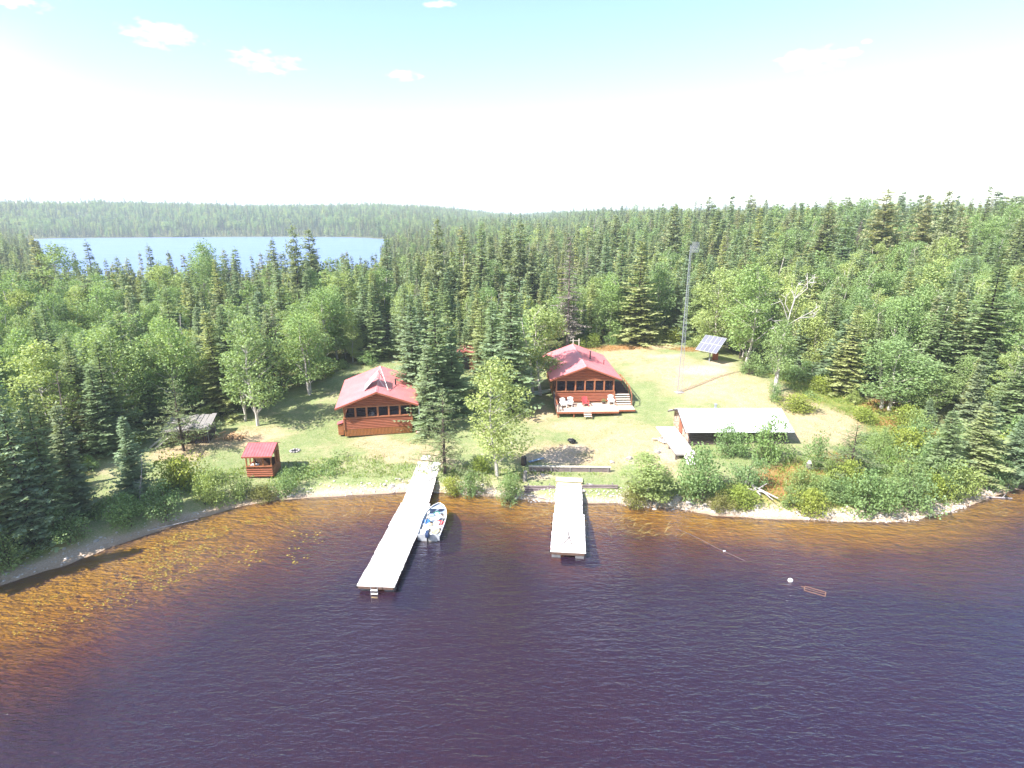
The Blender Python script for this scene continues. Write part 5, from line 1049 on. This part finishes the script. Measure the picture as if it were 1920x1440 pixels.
# ---- weathered wood shed
wb = G(356, 833); t = thing('wood_shed', 'weathered grey woodshed with vertical slats and a sagging roof', 'shed', (wb.x, wb.y, wb.z - .05), R(12))
g = MB(); x = -1.9
while x < 1.75: g.box((x, 0, .78 + rnd.uniform(-.03, .03)), (.10, .035, 1.56)); x += rnd.uniform(.15, .24)
obj('front_slats', g, M['dark_wood'], t)
g = MB(); y = .1
while y < 2.7: g.box((1.8, y, .85), (.035, .10, 1.7)); g.box((-1.95, y, .8), (.035, .10, 1.6)); y += rnd.uniform(.16, .26)
obj('side_slats', g, M['dark_wood'], t)
g = MB(); g.box((0, 2.75, .95), (3.8, .05, 1.9)); obj('back_wall', g, M['dark_wood'], t)
for x in (-1.9, 1.8):
    for y in (0.06, 2.7): g = MB(); g.tube((x, y, -.2), (x, y, 1.72 if y < 1 else 2.0), .07, .06, 6); obj('post', g, M['grey_wood'], t)
g = MB(); k = 0; x = -2.25
while x < 2.25: g.bar((x, -.45, 1.62 + rnd.uniform(-.03, .05)), (x + rnd.uniform(-.05, .05), 3.1, 2.15 + rnd.uniform(-.04, .06)), .27, .025); x += .25
obj('roof', g, M['grey_wood'], t)
g = MB(); r_ = random.Random(2)
for k in range(150): g.tube((r_.uniform(-1.7, 1.5), r_.uniform(.3, .5), .08 + r_.random() * 1.2), (0, 0, 0), .01, .01, 3) if False else g.tube(*(lambda x, z, y: ((x, y, z), (x + .02, y + .4, z)))(r_.uniform(-1.75, 1.6), r_.uniform(.07, 1.25), r_.uniform(.1, .5)), r_.uniform(.05, .09), None, 6)
o_ = obj('stacked_firewood', g, M['cutwood']); o_.location = (wb.x, wb.y, wb.z); o_.rotation_euler[2] = R(12); tag(o_, 'firewood stacked inside the weathered woodshed', 'firewood')
for k, (dx, lb) in enumerate([(-2.5, 'upper long grey board leaning against the left of the woodshed'), (-2.05, 'lower long grey board leaning against the left of the woodshed')]):
    g = MB(); g.bar((-.9, -1.0, .02), (.75, .3, 1.45), .42, .04); o_ = obj('leaning_board', g, M['pale_wood']); o_.location = (wb.x + dx + .2 * k, wb.y - .2 - .25 * k, wb.z + .03); tag(o_, lb, 'board')
# ---- radio mast
p = G(1273, 736); t = thing('radio_mast', 'tall tapering steel lattice mast with a grid dish at its top', 'mast', p, R(20)); Ht = Zat(460, p.y) - p.z
def mr(z): return .27 * (1 - z / Ht) + .08
leg3 = [(math.cos(a), math.sin(a)) for a in (R(90), R(210), R(330))]; g = MB()
for cx_, cy_ in leg3: g = MB(); g.tube((cx_ * mr(0), cy_ * mr(0), -.1), (cx_ * mr(Ht), cy_ * mr(Ht), Ht), .026, .022, 6); obj('leg', g, M['galv'], t)
g = MB(); z = .3; k = 0
while z < Ht - .3:
    dzz = .34
    for i in range(3):
        a, b_ = leg3[i], leg3[(i + 1) % 3]; g.tube((a[0] * mr(z), a[1] * mr(z), z), (b_[0] * mr(z + dzz), b_[1] * mr(z + dzz), z + dzz), .009, .009, 4); g.tube((a[0] * mr(z), a[1] * mr(z), z), (b_[0] * mr(z), b_[1] * mr(z), z), .008, .008, 4)
    z += dzz
obj('lattice', g, M['galv'], t)
g = MB(); R2 = Matrix.Rotation(R(-20), 3, 'Z')
def gp(u, v_): q = Vector((u * .42 + .52, -.18 - .16 * (1 - u * u), v_ * .58 + Ht - .2)); return R2 @ q
for k in range(-5, 6): u = k / 5; g.path([gp(u, v_) for v_ in (-1, -.5, 0, .5, 1)], .014, 4); g.path([gp(v_, u) for v_ in (-1, -.6, -.2, .2, .6, 1)], .014, 4)
dsh = obj('grid_dish', g, M['galv'], t); g = MB(); g.tube(R2 @ Vector((0, 0, Ht - .2)), R2 @ Vector((.52, -.25, Ht - .2)), .03, .03, 6); g.tube(R2 @ Vector((.52, -.3, Ht - .2)), R2 @ Vector((.52, -.75, Ht - .2)), .02, .04, 6); obj('feed_arm', g, M['galv'], dsh)
g = MB(); g.box((0, 0, -.02), (1.0, 1.0, .14)); obj('footing', g, M['rock'], t)
# ---- ground solar array
pc = Vector((27.75, 80.9, 6.5)); al, ta = R(50), R(38); wv = Vector((math.cos(al), -math.sin(al), 0)); uv = Vector((math.sin(al) * math.cos(ta), math.cos(al) * math.cos(ta), math.sin(ta))); nv_ = wv.cross(uv)
Mx = Matrix((wv, uv, nv_)).transposed(); gz = h1(pc.x + .3, pc.y + .3)
t = thing('solar_array', 'tilted array of ten solar panels on a single post by the forest edge', 'solar panels', (pc.x, pc.y, gz)); off = Vector((0, 0, pc.z - gz))
g = MB(); g.box(off + Mx @ Vector((0, 0, -.03)), (3.3, 2.96, .04), M=Mx); obj('frame', g, M['alu'], t)
for i in range(5):
    for j in range(2): g = MB(); g.box(off + Mx @ Vector(((i - 2) * .655, (j - .5) * 1.48, .012)), (.565, 1.38, .03), M=Mx); obj('panel', g, M['cell'], t)
g = MB(); g.tube((0, 0, -.2), off + Vector((0, 0, -.1)), .09, .09, 8); g.tube(off + Mx @ Vector((-1.5, 0, -.1)), off + Mx @ Vector((1.5, 0, -.1)), .06, .06, 6); g.tube(off + Mx @ Vector((-1, -1.45, -.08)), off + Mx @ Vector((-1, 1.45, -.08)), .035, .035, 5); g.tube(off + Mx @ Vector((1, -1.45, -.08)), off + Mx @ Vector((1, 1.45, -.08)), .035, .035, 5); obj('post', g, M['galv'], t)
g = MB(); g.box((.35, .2, .55), (.7, .5, 1.0)); bx_ = obj('battery_box', g, M['log'], None); bx_.location = (pc.x + .7, pc.y + .6, gz); tag(bx_, 'rusty red battery box under the solar array', 'battery box')
# ---- long dock
def planks(g, x0, x1, y0, y1, z0, z1, st=.145, jit=.02, rr=random.Random(3)):
    n_ = int(abs(y1 - y0) / st)
    for k in range(n_):
        y = y0 + (k + .5) * (y1 - y0) / n_; z = z0 + (z1 - z0) * (k + .5) / n_; a, b_ = x0 + rr.uniform(-jit, jit), x1 + rr.uniform(-jit, jit); g.box(((a + b_) / 2, y, z + rr.uniform(-.003, .003)), (b_ - a, st - .012, .04))
t = thing('long_dock', 'long white plank dock with the boat moored to it', 'dock', (-8.95, 33.64, 0), R(-3.9))
for k in range(6):
    g = MB(); j = (-.03, .03, 0, .04, -.02, .02)[k]; planks(g, -1.25 + j, 1.25 + j * .4, k * 1.945 + .01, (k + 1) * 1.945 - .015, .45, .45, rr=random.Random(k)); obj('deck_section', g, M['plank'], t)
g = MB(); [g.box((s_ * 1.17, 5.83, .34), (.06, 11.6, .16)) for s_ in (-1, 1)]; g.box((0, .03, .34), (2.3, .06, .16)); g.box((0, 11.6, .34), (2.3, .06, .16)); obj('frame', g, M['dock_frame'], t)
for k in range(6):
    for s_ in (-1, 1): g = MB(); g.box((s_ * .8, k * 1.945 + .75, .10), (.62, 1.1, .34)); obj('float', g, M['float'], t, bevel=.04)
g = MB()
for k in range(7):
    for s_ in (-1, 1): g.box((s_ * 1.29, .05 + k * 1.93, .36), (.08, .10, .16))
obj('bracket', g, M['black'], t)
t = thing('dock_gangway', 'plank gangway joining the long dock to the lawn', 'gangway', (-8.16, 45.28, 0), R(-1.3))
g = MB(); planks(g, -1.12, 1.12, .03, 7.7, .45, .88); obj('deck_boards', g, M['plank'], t)
g = MB(); [g.bar((s_ * 1.03, .03, .34), (s_ * 1.03, 7.7, .77), .06, .15) for s_ in (-1, 1)]; obj('frame', g, M['dock_frame'], t)
g = MB(); [g.box((s_ * 1.0, y, .0), (.12, .12, 1.1)) for s_ in (-1, 1) for y in (2.4, 5.2)]; g.box((0, 2.4, .2), (2.2, .1, .12)); obj('leg', g, M['dock_frame'], t)
t = thing('dock_ladder', 'white swim ladder hooked on the tip of the long dock', 'ladder', (-9.0, 33.55, 0), R(-3.9))
for s_ in (-1, 1): g = MB(); g.path([(s_ * .22, .45, .48), (s_ * .22, .40, .95), (s_ * .22, .0, 1.0), (s_ * .22, -.1, .75), (s_ * .22, -.14, -.6)], .022, 6); obj('rail', g, M['galv'], t)
for z in (.35, .08, -.2): g = MB(); g.box((0, -.14, z), (.44, .12, .035)); obj('rung', g, M['white'], t)
t = thing('lawn_mat', 'pale worn plank path laid on the grass at the head of the gangway', 'planks', G(797, 862)); g = MB(); [g.box((rnd.uniform(-.06, .06), k * .22, .04), (.8, .19, .04)) for k in range(7)]; obj('board', g, M['plank'], t)
# ---- short dock
t = thing('short_dock', 'short wide plank dock right of the boat', 'dock', (4.05, 37.7, 0), R(-5.5))
g = MB(); planks(g, -1.27, 1.27, .02, 2.86, .45, .45, rr=random.Random(8)); obj('deck_section', g, M['plank'], t); g = MB(); planks(g, -1.23, 1.29, 2.89, 5.75, .45, .45, rr=random.Random(9)); obj('deck_section', g, M['plank'], t)
g = MB(); [g.box((s_ * 1.18, 2.9, .34), (.06, 5.7, .16)) for s_ in (-1, 1)]; g.box((0, .05, .31), (2.3, .06, .14)); g.box((0, .2, .12), (1.6, .05, .06)); obj('frame', g, M['dock_frame'], t)
for k in range(3):
    for s_ in (-1, 1): g = MB(); g.box((s_ * .85, k * 1.9 + .55, .10), (.66, 1.0, .34)); obj('float', g, M['float'], t, bevel=.04)
g = MB(); [g.box((s_ * 1.32, .3 + k * .98, .37), (.07, .09, .13)) for s_ in (-1, 1) for k in range(6)]; obj('bracket', g, M['black'], t)
t = thing('dock_ramp', 'plank ramp from the short dock up to the crib wall with a yellowish top end', 'ramp', (4.60, 43.45, 0), R(-5.8))
g = MB(); planks(g, -1.14, 1.14, .03, 4.4, .47, .80, rr=random.Random(5)); obj('deck_boards', g, M['plank'], t)
g = MB(); planks(g, -1.17, 1.17, 4.42, 4.95, .86, .86); planks(g, -1.19, 1.19, 4.98, 5.85, .95, .97); obj('top_step', g, M['plank_new'], t)
g = MB(); [g.bar((s_ * 1.08, .03, .36), (s_ * 1.08, 4.4, .70), .06, .15) for s_ in (-1, 1)]; [g.box((s_ * 1.1, 5.2, .8), (.06, 1.3, .2)) for s_ in (-1, 1)]; g.box((0, 4.4, .78), (2.2, .05, .12)); obj('frame', g, M['dock_frame'], t)
g = MB(); pts_ = [(-.55, .95, .48), (-.25, 1.35, .48), (-.02, 1.8, .48), (.05, 2.2, .49), (.0, 2.6, .48), (-.02, 2.9, .48)]; g.path(pts_, .035, 5); g.path([(.05, 2.2, .52), (.13, 1.75, .5), (.22, 1.3, .5)], .03, 5)
a_ = thing('mooring_rope', 'dark rope with a small anchor lying on the short dock', 'rope', (4.05, 37.7, 0), R(-5.5)); obj('line', g, M['rope'], a_); g = MB(); g.tube((.22, 1.3, .49), (.25, 1.15, .52), .03, .09, 6); g.bar((.14, 1.12, .5), (.36, 1.16, .5), .05, .05); obj('anchor', g, M['grey_wood'], a_)
# ---- boat
hull = []; inn = []
for u in np.linspace(0, 1, 13):
    wid = .86 * (1 - max(0, (u - .45) / .55) ** 2.3) ** .62 if u < 1 else .0
    wid = max(wid, .05); wid *= .93 + .07 * min(u / .4, 1); y = u * 5.1; gun = .52 + .22 * u ** 2.5; kl = -.12 + .42 * max(0, u - .62) ** 1.4 / .38 ** 1.4
    def sec(w_, gz, kz, ins=0): return [(-w_, y, gz), (-w_ * .94, y, (gz + kz) * .5), (-w_ * .72, y, kz + .10), (0, y, kz), (w_ * .72, y, kz + .10), (w_ * .94, y, (gz + kz) * .5), (w_, y, gz)]
    hull.append(sec(wid, gun, kl)); inn.append([(a * max(0, 1 - .045 / max(wid, .06)), min(b_, 4.98), c + .04 if c < gun else c) for a, b_, c in sec(wid, gun, kl)])
t = thing('motorboat', 'open aluminium boat full of gear moored beside the long dock', 'boat', (-6.35, 40.02, 0), R(-3.2)); t.scale = (1.08, .94, 1)
g = MB(); g.loft(hull, closed=False, cap=False); n7 = len(hull) * 7; g.add(hull[0], [(0, 1, 2, 3, 4, 5, 6)]); obj('hull', g, M['alu'], t)
g = MB(); g.loft(inn, closed=False, cap=False); obj('inner_hull', g, M['blue_grey'], t)
g = MB(); [g.path([(q[i][0], q[i][1], q[i][2] + .015) for q in hull], .035, 6) for i in (0, 6)]; obj('gunwale', g, M['white'], t)
g = MB(); g.box((0, .03, .30), (1.56, .05, .50)); obj('transom', g, M['alu'], t)
for y, w_ in ((.55, 1.45), (1.95, 1.60), (3.25, 1.40)): g = MB(); g.box((0, y, .36), (w_, .32, .05)); g.box((0, y, .20), (w_ - .3, .26, .27)); obj('seat', g, M['white'], t)
g = MB(); g.add([(0, 4.9, .70), (-.52, 4.25, .62), (.52, 4.25, .62)], [(0, 1, 2)]); obj('bow_plate', g, M['alu'], t)
t = thing('outboard_motor', 'dark blue outboard motor on the stern of the gear-filled boat', 'outboard', (-6.37, 39.86, 0), R(-3.2))
g = MB(); g.loft([[(w_ * x, yy_ * y - .12, z) for x, y in ((-.7, -1), (.7, -1), (1, -.3), (.9, .8), (.4, 1), (-.4, 1), (-.9, .8), (-1, -.3))] for w_, yy_, z in ((.13, .20, .55), (.17, .26, .62), (.18, .28, .85), (.14, .23, .98), (.06, .1, 1.01))]); obj('cowl', g, M['navy'], t, smooth=False, bevel=.01)
g = MB(); g.loft([[(w_ * x, yy_ * y - .12, z) for x, y in ((-1, -1), (1, -1), (1, 1), (-1, 1))] for w_, yy_, z in ((.05, .09, .56), (.05, .08, .0), (.03, .10, -.4))]); obj('shaft', g, M['black'], t); g = MB(); g.bar((0, .05, .72), (0, .65, .78), .04, .05); obj('tiller', g, M['black'], t); g = MB(); g.box((0, .08, .5), (.22, .16, .26)); obj('clamp', g, M['black'], t)
cb, sb = math.cos(R(-3.2)), math.sin(R(-3.2))
def bo(x, y, z): x *= 1.08; y *= .94; return (-6.35 + x * cb - y * sb, 40.02 + x * sb + y * cb, z)
def jacket(label, x, y, z, rz, m_):
    t = thing('life_jacket', label, 'life jacket', bo(x, y, z), rz, 'life jackets in the boat')
    for s_ in (-1, 1): g = MB(); g.loft([[(s_ * .13 + a * w_, b_ * h_, c) for a, b_ in ((-1, -1), (1, -1), (1, 1), (-1, 1))] for w_, h_, c in ((.09, .22, 0), (.12, .26, .04), (.12, .25, .09), (.08, .2, .12))]); obj('front_pad', g, m_, t)
    g = MB(); g.loft([[(a * w_, .26 + b_ * h_, c) for a, b_ in ((-1, -1), (1, -1), (1, 1), (-1, 1))] for w_, h_, c in ((.16, .08, 0), (.2, .1, .05), (.15, .07, .12))]); obj('collar', g, m_, t)
jacket('white life jacket on the left of the stern seat of the boat', -.42, .6, .40, .4, M['white']); jacket('tan life jacket on the right of the stern seat of the boat', .42, .65, .40, -.5, M['tan']); jacket('blue life jacket left of the middle seat of the boat', -.48, 2.3, .36, .2, M['blue']); jacket('red life jacket at the right side of the boat', .55, 2.2, .36, .9, M['redp']); jacket('white life jacket in the front half of the boat', .3, 3.1, .42, 2.2, M['white'])
cooler('white-lidded blue cooler in front of the middle seat of the boat', bo(.05, 2.75, .10), M['blue_grey'], 1.0); cooler('white box cooler near the stern of the boat', bo(.25, 1.3, .10), M['white'], 1.0); cooler('second white box beside it in the stern of the boat', bo(-.4, 1.3, .10), M['white'], .85)
t = thing('fuel_tank', 'red fuel tank on the stern floor of the boat', 'fuel tank', bo(-.15, .25, .10)); g = MB(); g.box((0, 0, .12), (.4, .26, .22)); obj('tank', g, M['redp'], t, bevel=.03); g = MB(); g.tube((0, 0, .22), (0, 0, .28), .04, .04, 8); obj('cap', g, M['black'], t)
t = thing('rope_coil', 'pale green rope coiled in the bow of the boat', 'rope', bo(.0, 3.75, .42)); g = MB(); [g.path([((.20 + .03 * k) * math.cos(a), (.20 + .03 * k) * math.sin(a), .02 * k) for a in np.linspace(0, 6.28, 15)], .018, 5) for k in range(3)]; obj('coil', g, M['green'], t); g = MB(); g.tube((0, 0, -.25), (0, 0, .0), .16, .18, 10); obj('bucket', g, M['white'], t)
t = thing('gear_bag', 'blue and grey gear bag in the bow of the boat', 'bag', bo(-.28, 3.35, .36)); g = MB(); g.loft([[(a * w_, b_ * h_, c) for a, b_ in ((-1, -.7), (-.7, -1), (.7, -1), (1, -.7), (1, .7), (.7, 1), (-.7, 1), (-1, .7))] for w_, h_, c in ((.2, .14, 0), (.26, .18, .08), (.25, .17, .18), (.15, .08, .25))]); obj('bag_body', g, M['blue_grey'], t); g = MB(); g.path([(-.1, 0, .24), (-.06, 0, .34), (.06, 0, .34), (.1, 0, .24)], .015, 5); obj('handle', g, M['black'], t)
for x_, y_, z_, s_, m_, lb in [(.5, 1.5, .14, .8, M['grey_wood'], 'grey duffel bag by the right gunwale behind the middle seat'), (-.15, 1.75, .42, .8, M['tan'], 'tan bag on the left half of the middle boat seat'), (.3, 2.0, .42, .9, M['white'], 'white bag on the right half of the middle boat seat'), (-.3, 2.75, .14, 1.1, M['white'], 'white bag on the boat floor left of the blue cooler'), (.45, 3.5, .36, .8, M['rope'], 'dark bag at the right of the boat bow'), (-.55, .95, .14, .8, M['redp'], 'red bag at the left of the boat stern'), (.55, .95, .3, .7, M['rope'], 'dark bag at the right of the boat stern')]:
    t = thing('gear_bag', lb, 'bag', bo(x_, y_, z_), s_ * 3); t.scale = (s_, s_, s_); g = MB(); g.loft([[(a * w_, b_ * h_, c) for a, b_ in ((-1, -.7), (-.7, -1), (.7, -1), (1, -.7), (1, .7), (.7, 1), (-.7, 1), (-1, .7))] for w_, h_, c in ((.2, .14, 0), (.26, .18, .08), (.25, .17, .18), (.15, .08, .25))]); obj('bag_body', g, m_, t); g = MB(); g.path([(-.1, 0, .24), (-.06, 0, .34), (.06, 0, .34), (.1, 0, .24)], .015, 5); obj('handle', g, M['black'], t)
for k, (x0, y0, x1, y1, lb) in enumerate([(.62, .3, .72, 3.0, 'long wooden paddle along the right side of the boat'), (-.6, 1.0, -.66, 3.2, 'long wooden paddle along the left side of the boat')]):
    t = thing('paddle', lb, 'paddle', bo(0, 0, .50), R(-3.2)); g = MB(); g.tube((x0, y0, 0), (x1, y1, .05), .02, .02, 6); obj('shaft', g, M['pale_wood'], t); g = MB(); g.bar((x1, y1, .05), (x1 + .02, y1 + .5, .07), .15, .02); obj('blade', g, M['pale_wood'], t)
t = thing('mooring_line', 'white line tying the boat bow to the long dock', 'rope', (0, 0, 0)); g = MB(); g.path([bo(-.45, 4.3, .62), (-6.85, 44.6, .56), (-7.15, 45.0, .49)], .022, 5); obj('line', g, M['white'], t)
# ---- crib walls, timber wall and posts
def crib(label, xa, xb, y, n_, z0):
    t = thing('log_crib_wall', label, 'retaining wall', ((xa + xb) / 2, y, z0)); L_ = (xb - xa) / 2; r_ = random.Random(int(xa * 10))
    for k in range(n_):
        g = MB(); q = [(-L_ - r_.uniform(0, .2), -.0 + .05 * k + r_.uniform(-.02, .02), .10 + .19 * k), (0, .03 + .05 * k + r_.uniform(-.04, .04), .10 + .19 * k + r_.uniform(-.02, .02)), (L_ + r_.uniform(0, .1), .05 * k, .10 + .19 * k)]; rr_ = r_.uniform(.085, .11); g.tube(q[0], q[1], rr_, rr_, 8); g.tube(q[1], q[2], rr_, rr_ * .9, 8); obj('log', g, M['crib'], t)
    g = MB(); [g.tube((x, .35, .05), (x, .30, .19 * n_ + .12), .06, .055, 6) for x in (-L_ + .3, L_ - .4)]; obj('stake', g, M['grey_wood'], t)
crib('stacked log crib wall left of the short dock', 1.15, 3.75, 47.75, 4, .08); crib('stacked log crib wall right of the short dock', 6.35, 9.3, 47.6, 5, .02)
pa, pb = G(992, 884), G(1144, 886)
t = thing('timber_wall', 'long low timber retaining wall behind the short dock', 'retaining wall', (pa.x, pa.y, pa.z), math.atan2(pb.y - pa.y, pb.x - pa.x)); L_ = (pb - pa).length
g = MB(); g.box((L_ / 2, .0, .22), (L_, .10, .5)); obj('facing_boards', g, M['crib'], t); g = MB(); g.box((L_ / 2, .02, .52), (L_ + .1, .24, .09)); obj('cap_beam', g, M['pale_wood'], t); g = MB(); [g.box((x, -.08, .24), (.09, .07, .5)) for x in np.linspace(.3, L_ - .2, 5)]; obj('stake', g, M['grey_wood'], t)
p = G(984, 902); o_ = obj('stump_post', MB().tube((0, 0, -.1), (.04, 0, .95), .19, .17, 9), M['grey_wood']); o_.location = p; tag(o_, 'thick pale stump post in the shade left of the crib wall', 'post')
p = G(982, 872); o_ = obj('dark_barrel', MB().tube((0, 0, -.05), (0, 0, .8), .28, .26, 12), M['dark_wood']); o_.location = p; tag(o_, 'dark barrel in the birch shade behind the stump post', 'barrel')
pa, pb = G(995, 871), G(1016, 864); o_ = obj('fallen_board', MB().bar((-.7, -.2, .1), (.7, .5, .22), .3, .05), M['blue_grey']); o_.location = (pa + pb) / 2 + Vector((0, 0, .05)); tag(o_, 'blue-grey board lying in the shade behind the timber wall', 'board')
pa = PZ(1005, 934, .14); o_ = obj('shore_pole', MB().tube((-1.0, .6, .05), (1.2, -.25, .0), .05, .035, 6), M['dead']); o_.location = pa; tag(o_, 'thin pole lying on the gravel between the bush and the short dock', 'pole')
# ---- canoe by the trees
p = G(1002, 742); t = thing('canoe', 'pale green canoe lying in the shade left of the right cabin', 'canoe', p + Vector((0, 0, .05)), R(25)); rg_ = []
for u in np.linspace(-1, 1, 11): w_ = .42 * (1 - abs(u) ** 2.2) + .02; k_ = .06 + .18 * abs(u) ** 3; rg_.append([(u * 2.3, -w_, .38 + .14 * abs(u) ** 3), (u * 2.3, -w_ * .8, k_ + .06), (u * 2.3, 0, k_), (u * 2.3, w_ * .8, k_ + .06), (u * 2.3, w_, .38 + .14 * abs(u) ** 3)])
g = MB(); g.loft(rg_, closed=False, cap=False); obj('hull', g, mat('sage_canoe', (.42, .52, .46), .5), t); g = MB(); [g.path([q[i] for q in rg_], .022, 5) for i in (0, 4)]; obj('gunwale', g, M['white'], t); g = MB(); [g.box((x, 0, .36), (.12, .72, .03)) for x in (-.9, .9)]; obj('thwart', g, M['pale_wood'], t)
# ---- buoy, sunken frame, floating line
p = PZ(1482, 1089, 0); t = thing('mooring_buoy', 'white buoy floating on the open water at the right', 'buoy', p, .4); t.scale = (.78, .78, .8); g = MB(); g.loft([[(r_ * math.cos(a) * 1.15, r_ * math.sin(a), z) for a in np.linspace(0, 6.283, 15)[:-1]] for r_, z in ((.03, -.12), (.16, -.06), (.21, .03), (.18, .14), (.08, .21), (.03, .23))]); obj('float', g, M['white'], t, smooth=True); g = MB(); g.tube((0, 0, .22), (0, 0, .30), .03, .03, 6); obj('ring', g, M['galv'], t)
p = PZ(1528, 1109, -.02); t = thing('sunken_frame', 'rusty wooden frame awash just below the surface near the buoy', 'frame', p, R(-32)); g = MB()
for a, b_ in (((-.62, -.26), (.62, -.26)), ((-.62, .26), (.62, .26)), ((-.62, -.26), (-.62, .26)), ((.62, -.26), (.62, .26)), ((-.85, .1), (-.62, .1))): g.bar((*a, .015), (*b_, .015), .05, .04)
g.bar((-.6, .0, .01), (.6, .05, .01), .04, .03); obj('bars', g, mat('rusty_wood', (.20, .11, .07), .8), t)
p0, p1 = PZ(1270, 992, .01), PZ(1398, 1052, .01); t = thing('floating_line', 'thin dark line floating from the shore right of the short dock', 'rope', (0, 0, 0)); g = MB(); g.path([p0, p0.lerp(p1, .3) + Vector((.1, .05, 0)), p0.lerp(p1, .6) + Vector((-.08, .02, 0)), p1], .014, 4); obj('line', g, M['dead_brown'], t); g = MB(); q = PZ(1358, 1033, .02); g.box(q, (.16, .07, .05)); obj('float', g, M['white'], t)
p = G(1516, 880); t = thing('small_barrel', 'small white-topped grey barrel beside the thin shrub in the dry field', 'barrel', p); g = MB(); g.loft([[(r_ * math.cos(a), r_ * math.sin(a), z) for a in np.linspace(0, 6.283, 13)[:-1]] for r_, z in ((.24, -.05), (.27, .15), (.27, .4), (.24, .6))]); obj('body', g, M['grey_wood'], t); g = MB(); g.tube((0, 0, .6), (.02, 0, .85), .22, .12, 10); obj('lid', g, M['white'], t)
# ---- driftwood
def drift(label, px, py, segs_, m_='dead'):
    p = G(px, py); g = MB(); r_ = random.Random(px)
    for (a, b_, r0) in segs_: g.tube((a[0], a[1], a[2]), (b_[0], b_[1], b_[2]), r0, r0 * .6, 6)
    o_ = obj('driftwood', g, M[m_]); o_.location = p; tag(o_, label, 'driftwood', 'bleached driftwood on the shores')
drift('tangle of bleached driftwood limbs on the right bank below the shed', 1416, 925, [((-.5, 1.0, .6), (.4, -.2, .35), .14), ((.4, -.2, .35), (1.4, -1.3, .15), .10), ((-.2, .8, .5), (.1, -.8, .2), .10), ((.2, .0, .4), (1.0, .2, .8), .06), ((-.7, .3, .3), (.6, -.5, .3), .08), ((.5, -.4, .3), (.9, -1.5, .1), .06), ((0, .4, .5), (-.5, .9, 1.1), .06)])
drift('long bare log at the waterline of the far right beach', 1870, 932, [((-1.2, -.2, .08), (1.0, -.35, .02), .08), ((.2, -.3, .1), (.8, .1, .3), .04)])
drift('pair of bleached logs at the right edge of the photo', 1905, 912, [((-1.0, .9, .25), (1.8, -.5, .05), .11), ((-.4, .9, .3), (2.0, -.2, .1), .08), ((-1.6, .2, .1), (.3, -.1, .1), .07)])
drift('thin log lying along the shaded left beach', 330, 985, [((-1.6, -.9, .08), (1.4, .8, .12), .05), ((.2, .1, .1), (.5, .7, .4), .03)])
drift('grey broken branches at the foot of the dead snag', 250, 930, [((-.2, 0, 0), (.1, .1, 1.9), .09), ((.1, .1, 1.5), (.5, 0, .2), .05), ((-.1, 0, 1.3), (-.45, 0, .3), .05)])
drift('pale limb poking out of the left edge spruce', 12, 845, [((-.6, 0, 2.2), (.8, 0, 3.2), .09), ((.3, 0, 2.8), (.5, .2, 3.6), .05)]) if False else None
# ---------------------------------------------------------------- haze over the forest
hm = bpy.data.materials.new('haze'); hm.use_nodes = True; n, l = hm.node_tree.nodes, hm.node_tree.links; n.clear(); pv = n.new('ShaderNodeVolumePrincipled'); pv.inputs['Color'].default_value = (.78, .88, 1, 1); pv.inputs['Density'].default_value = .00030; pv.inputs['Anisotropy'].default_value = .1; o = n.new('ShaderNodeOutputMaterial'); l.new(pv.outputs[0], o.inputs['Volume'])
g = MB(); g.box((0, 2000, 25), (9000, 5200, 66)); tag(obj('haze', g, hm), 'thin summer haze over the lake and forest', 'haze', kind='stuff')
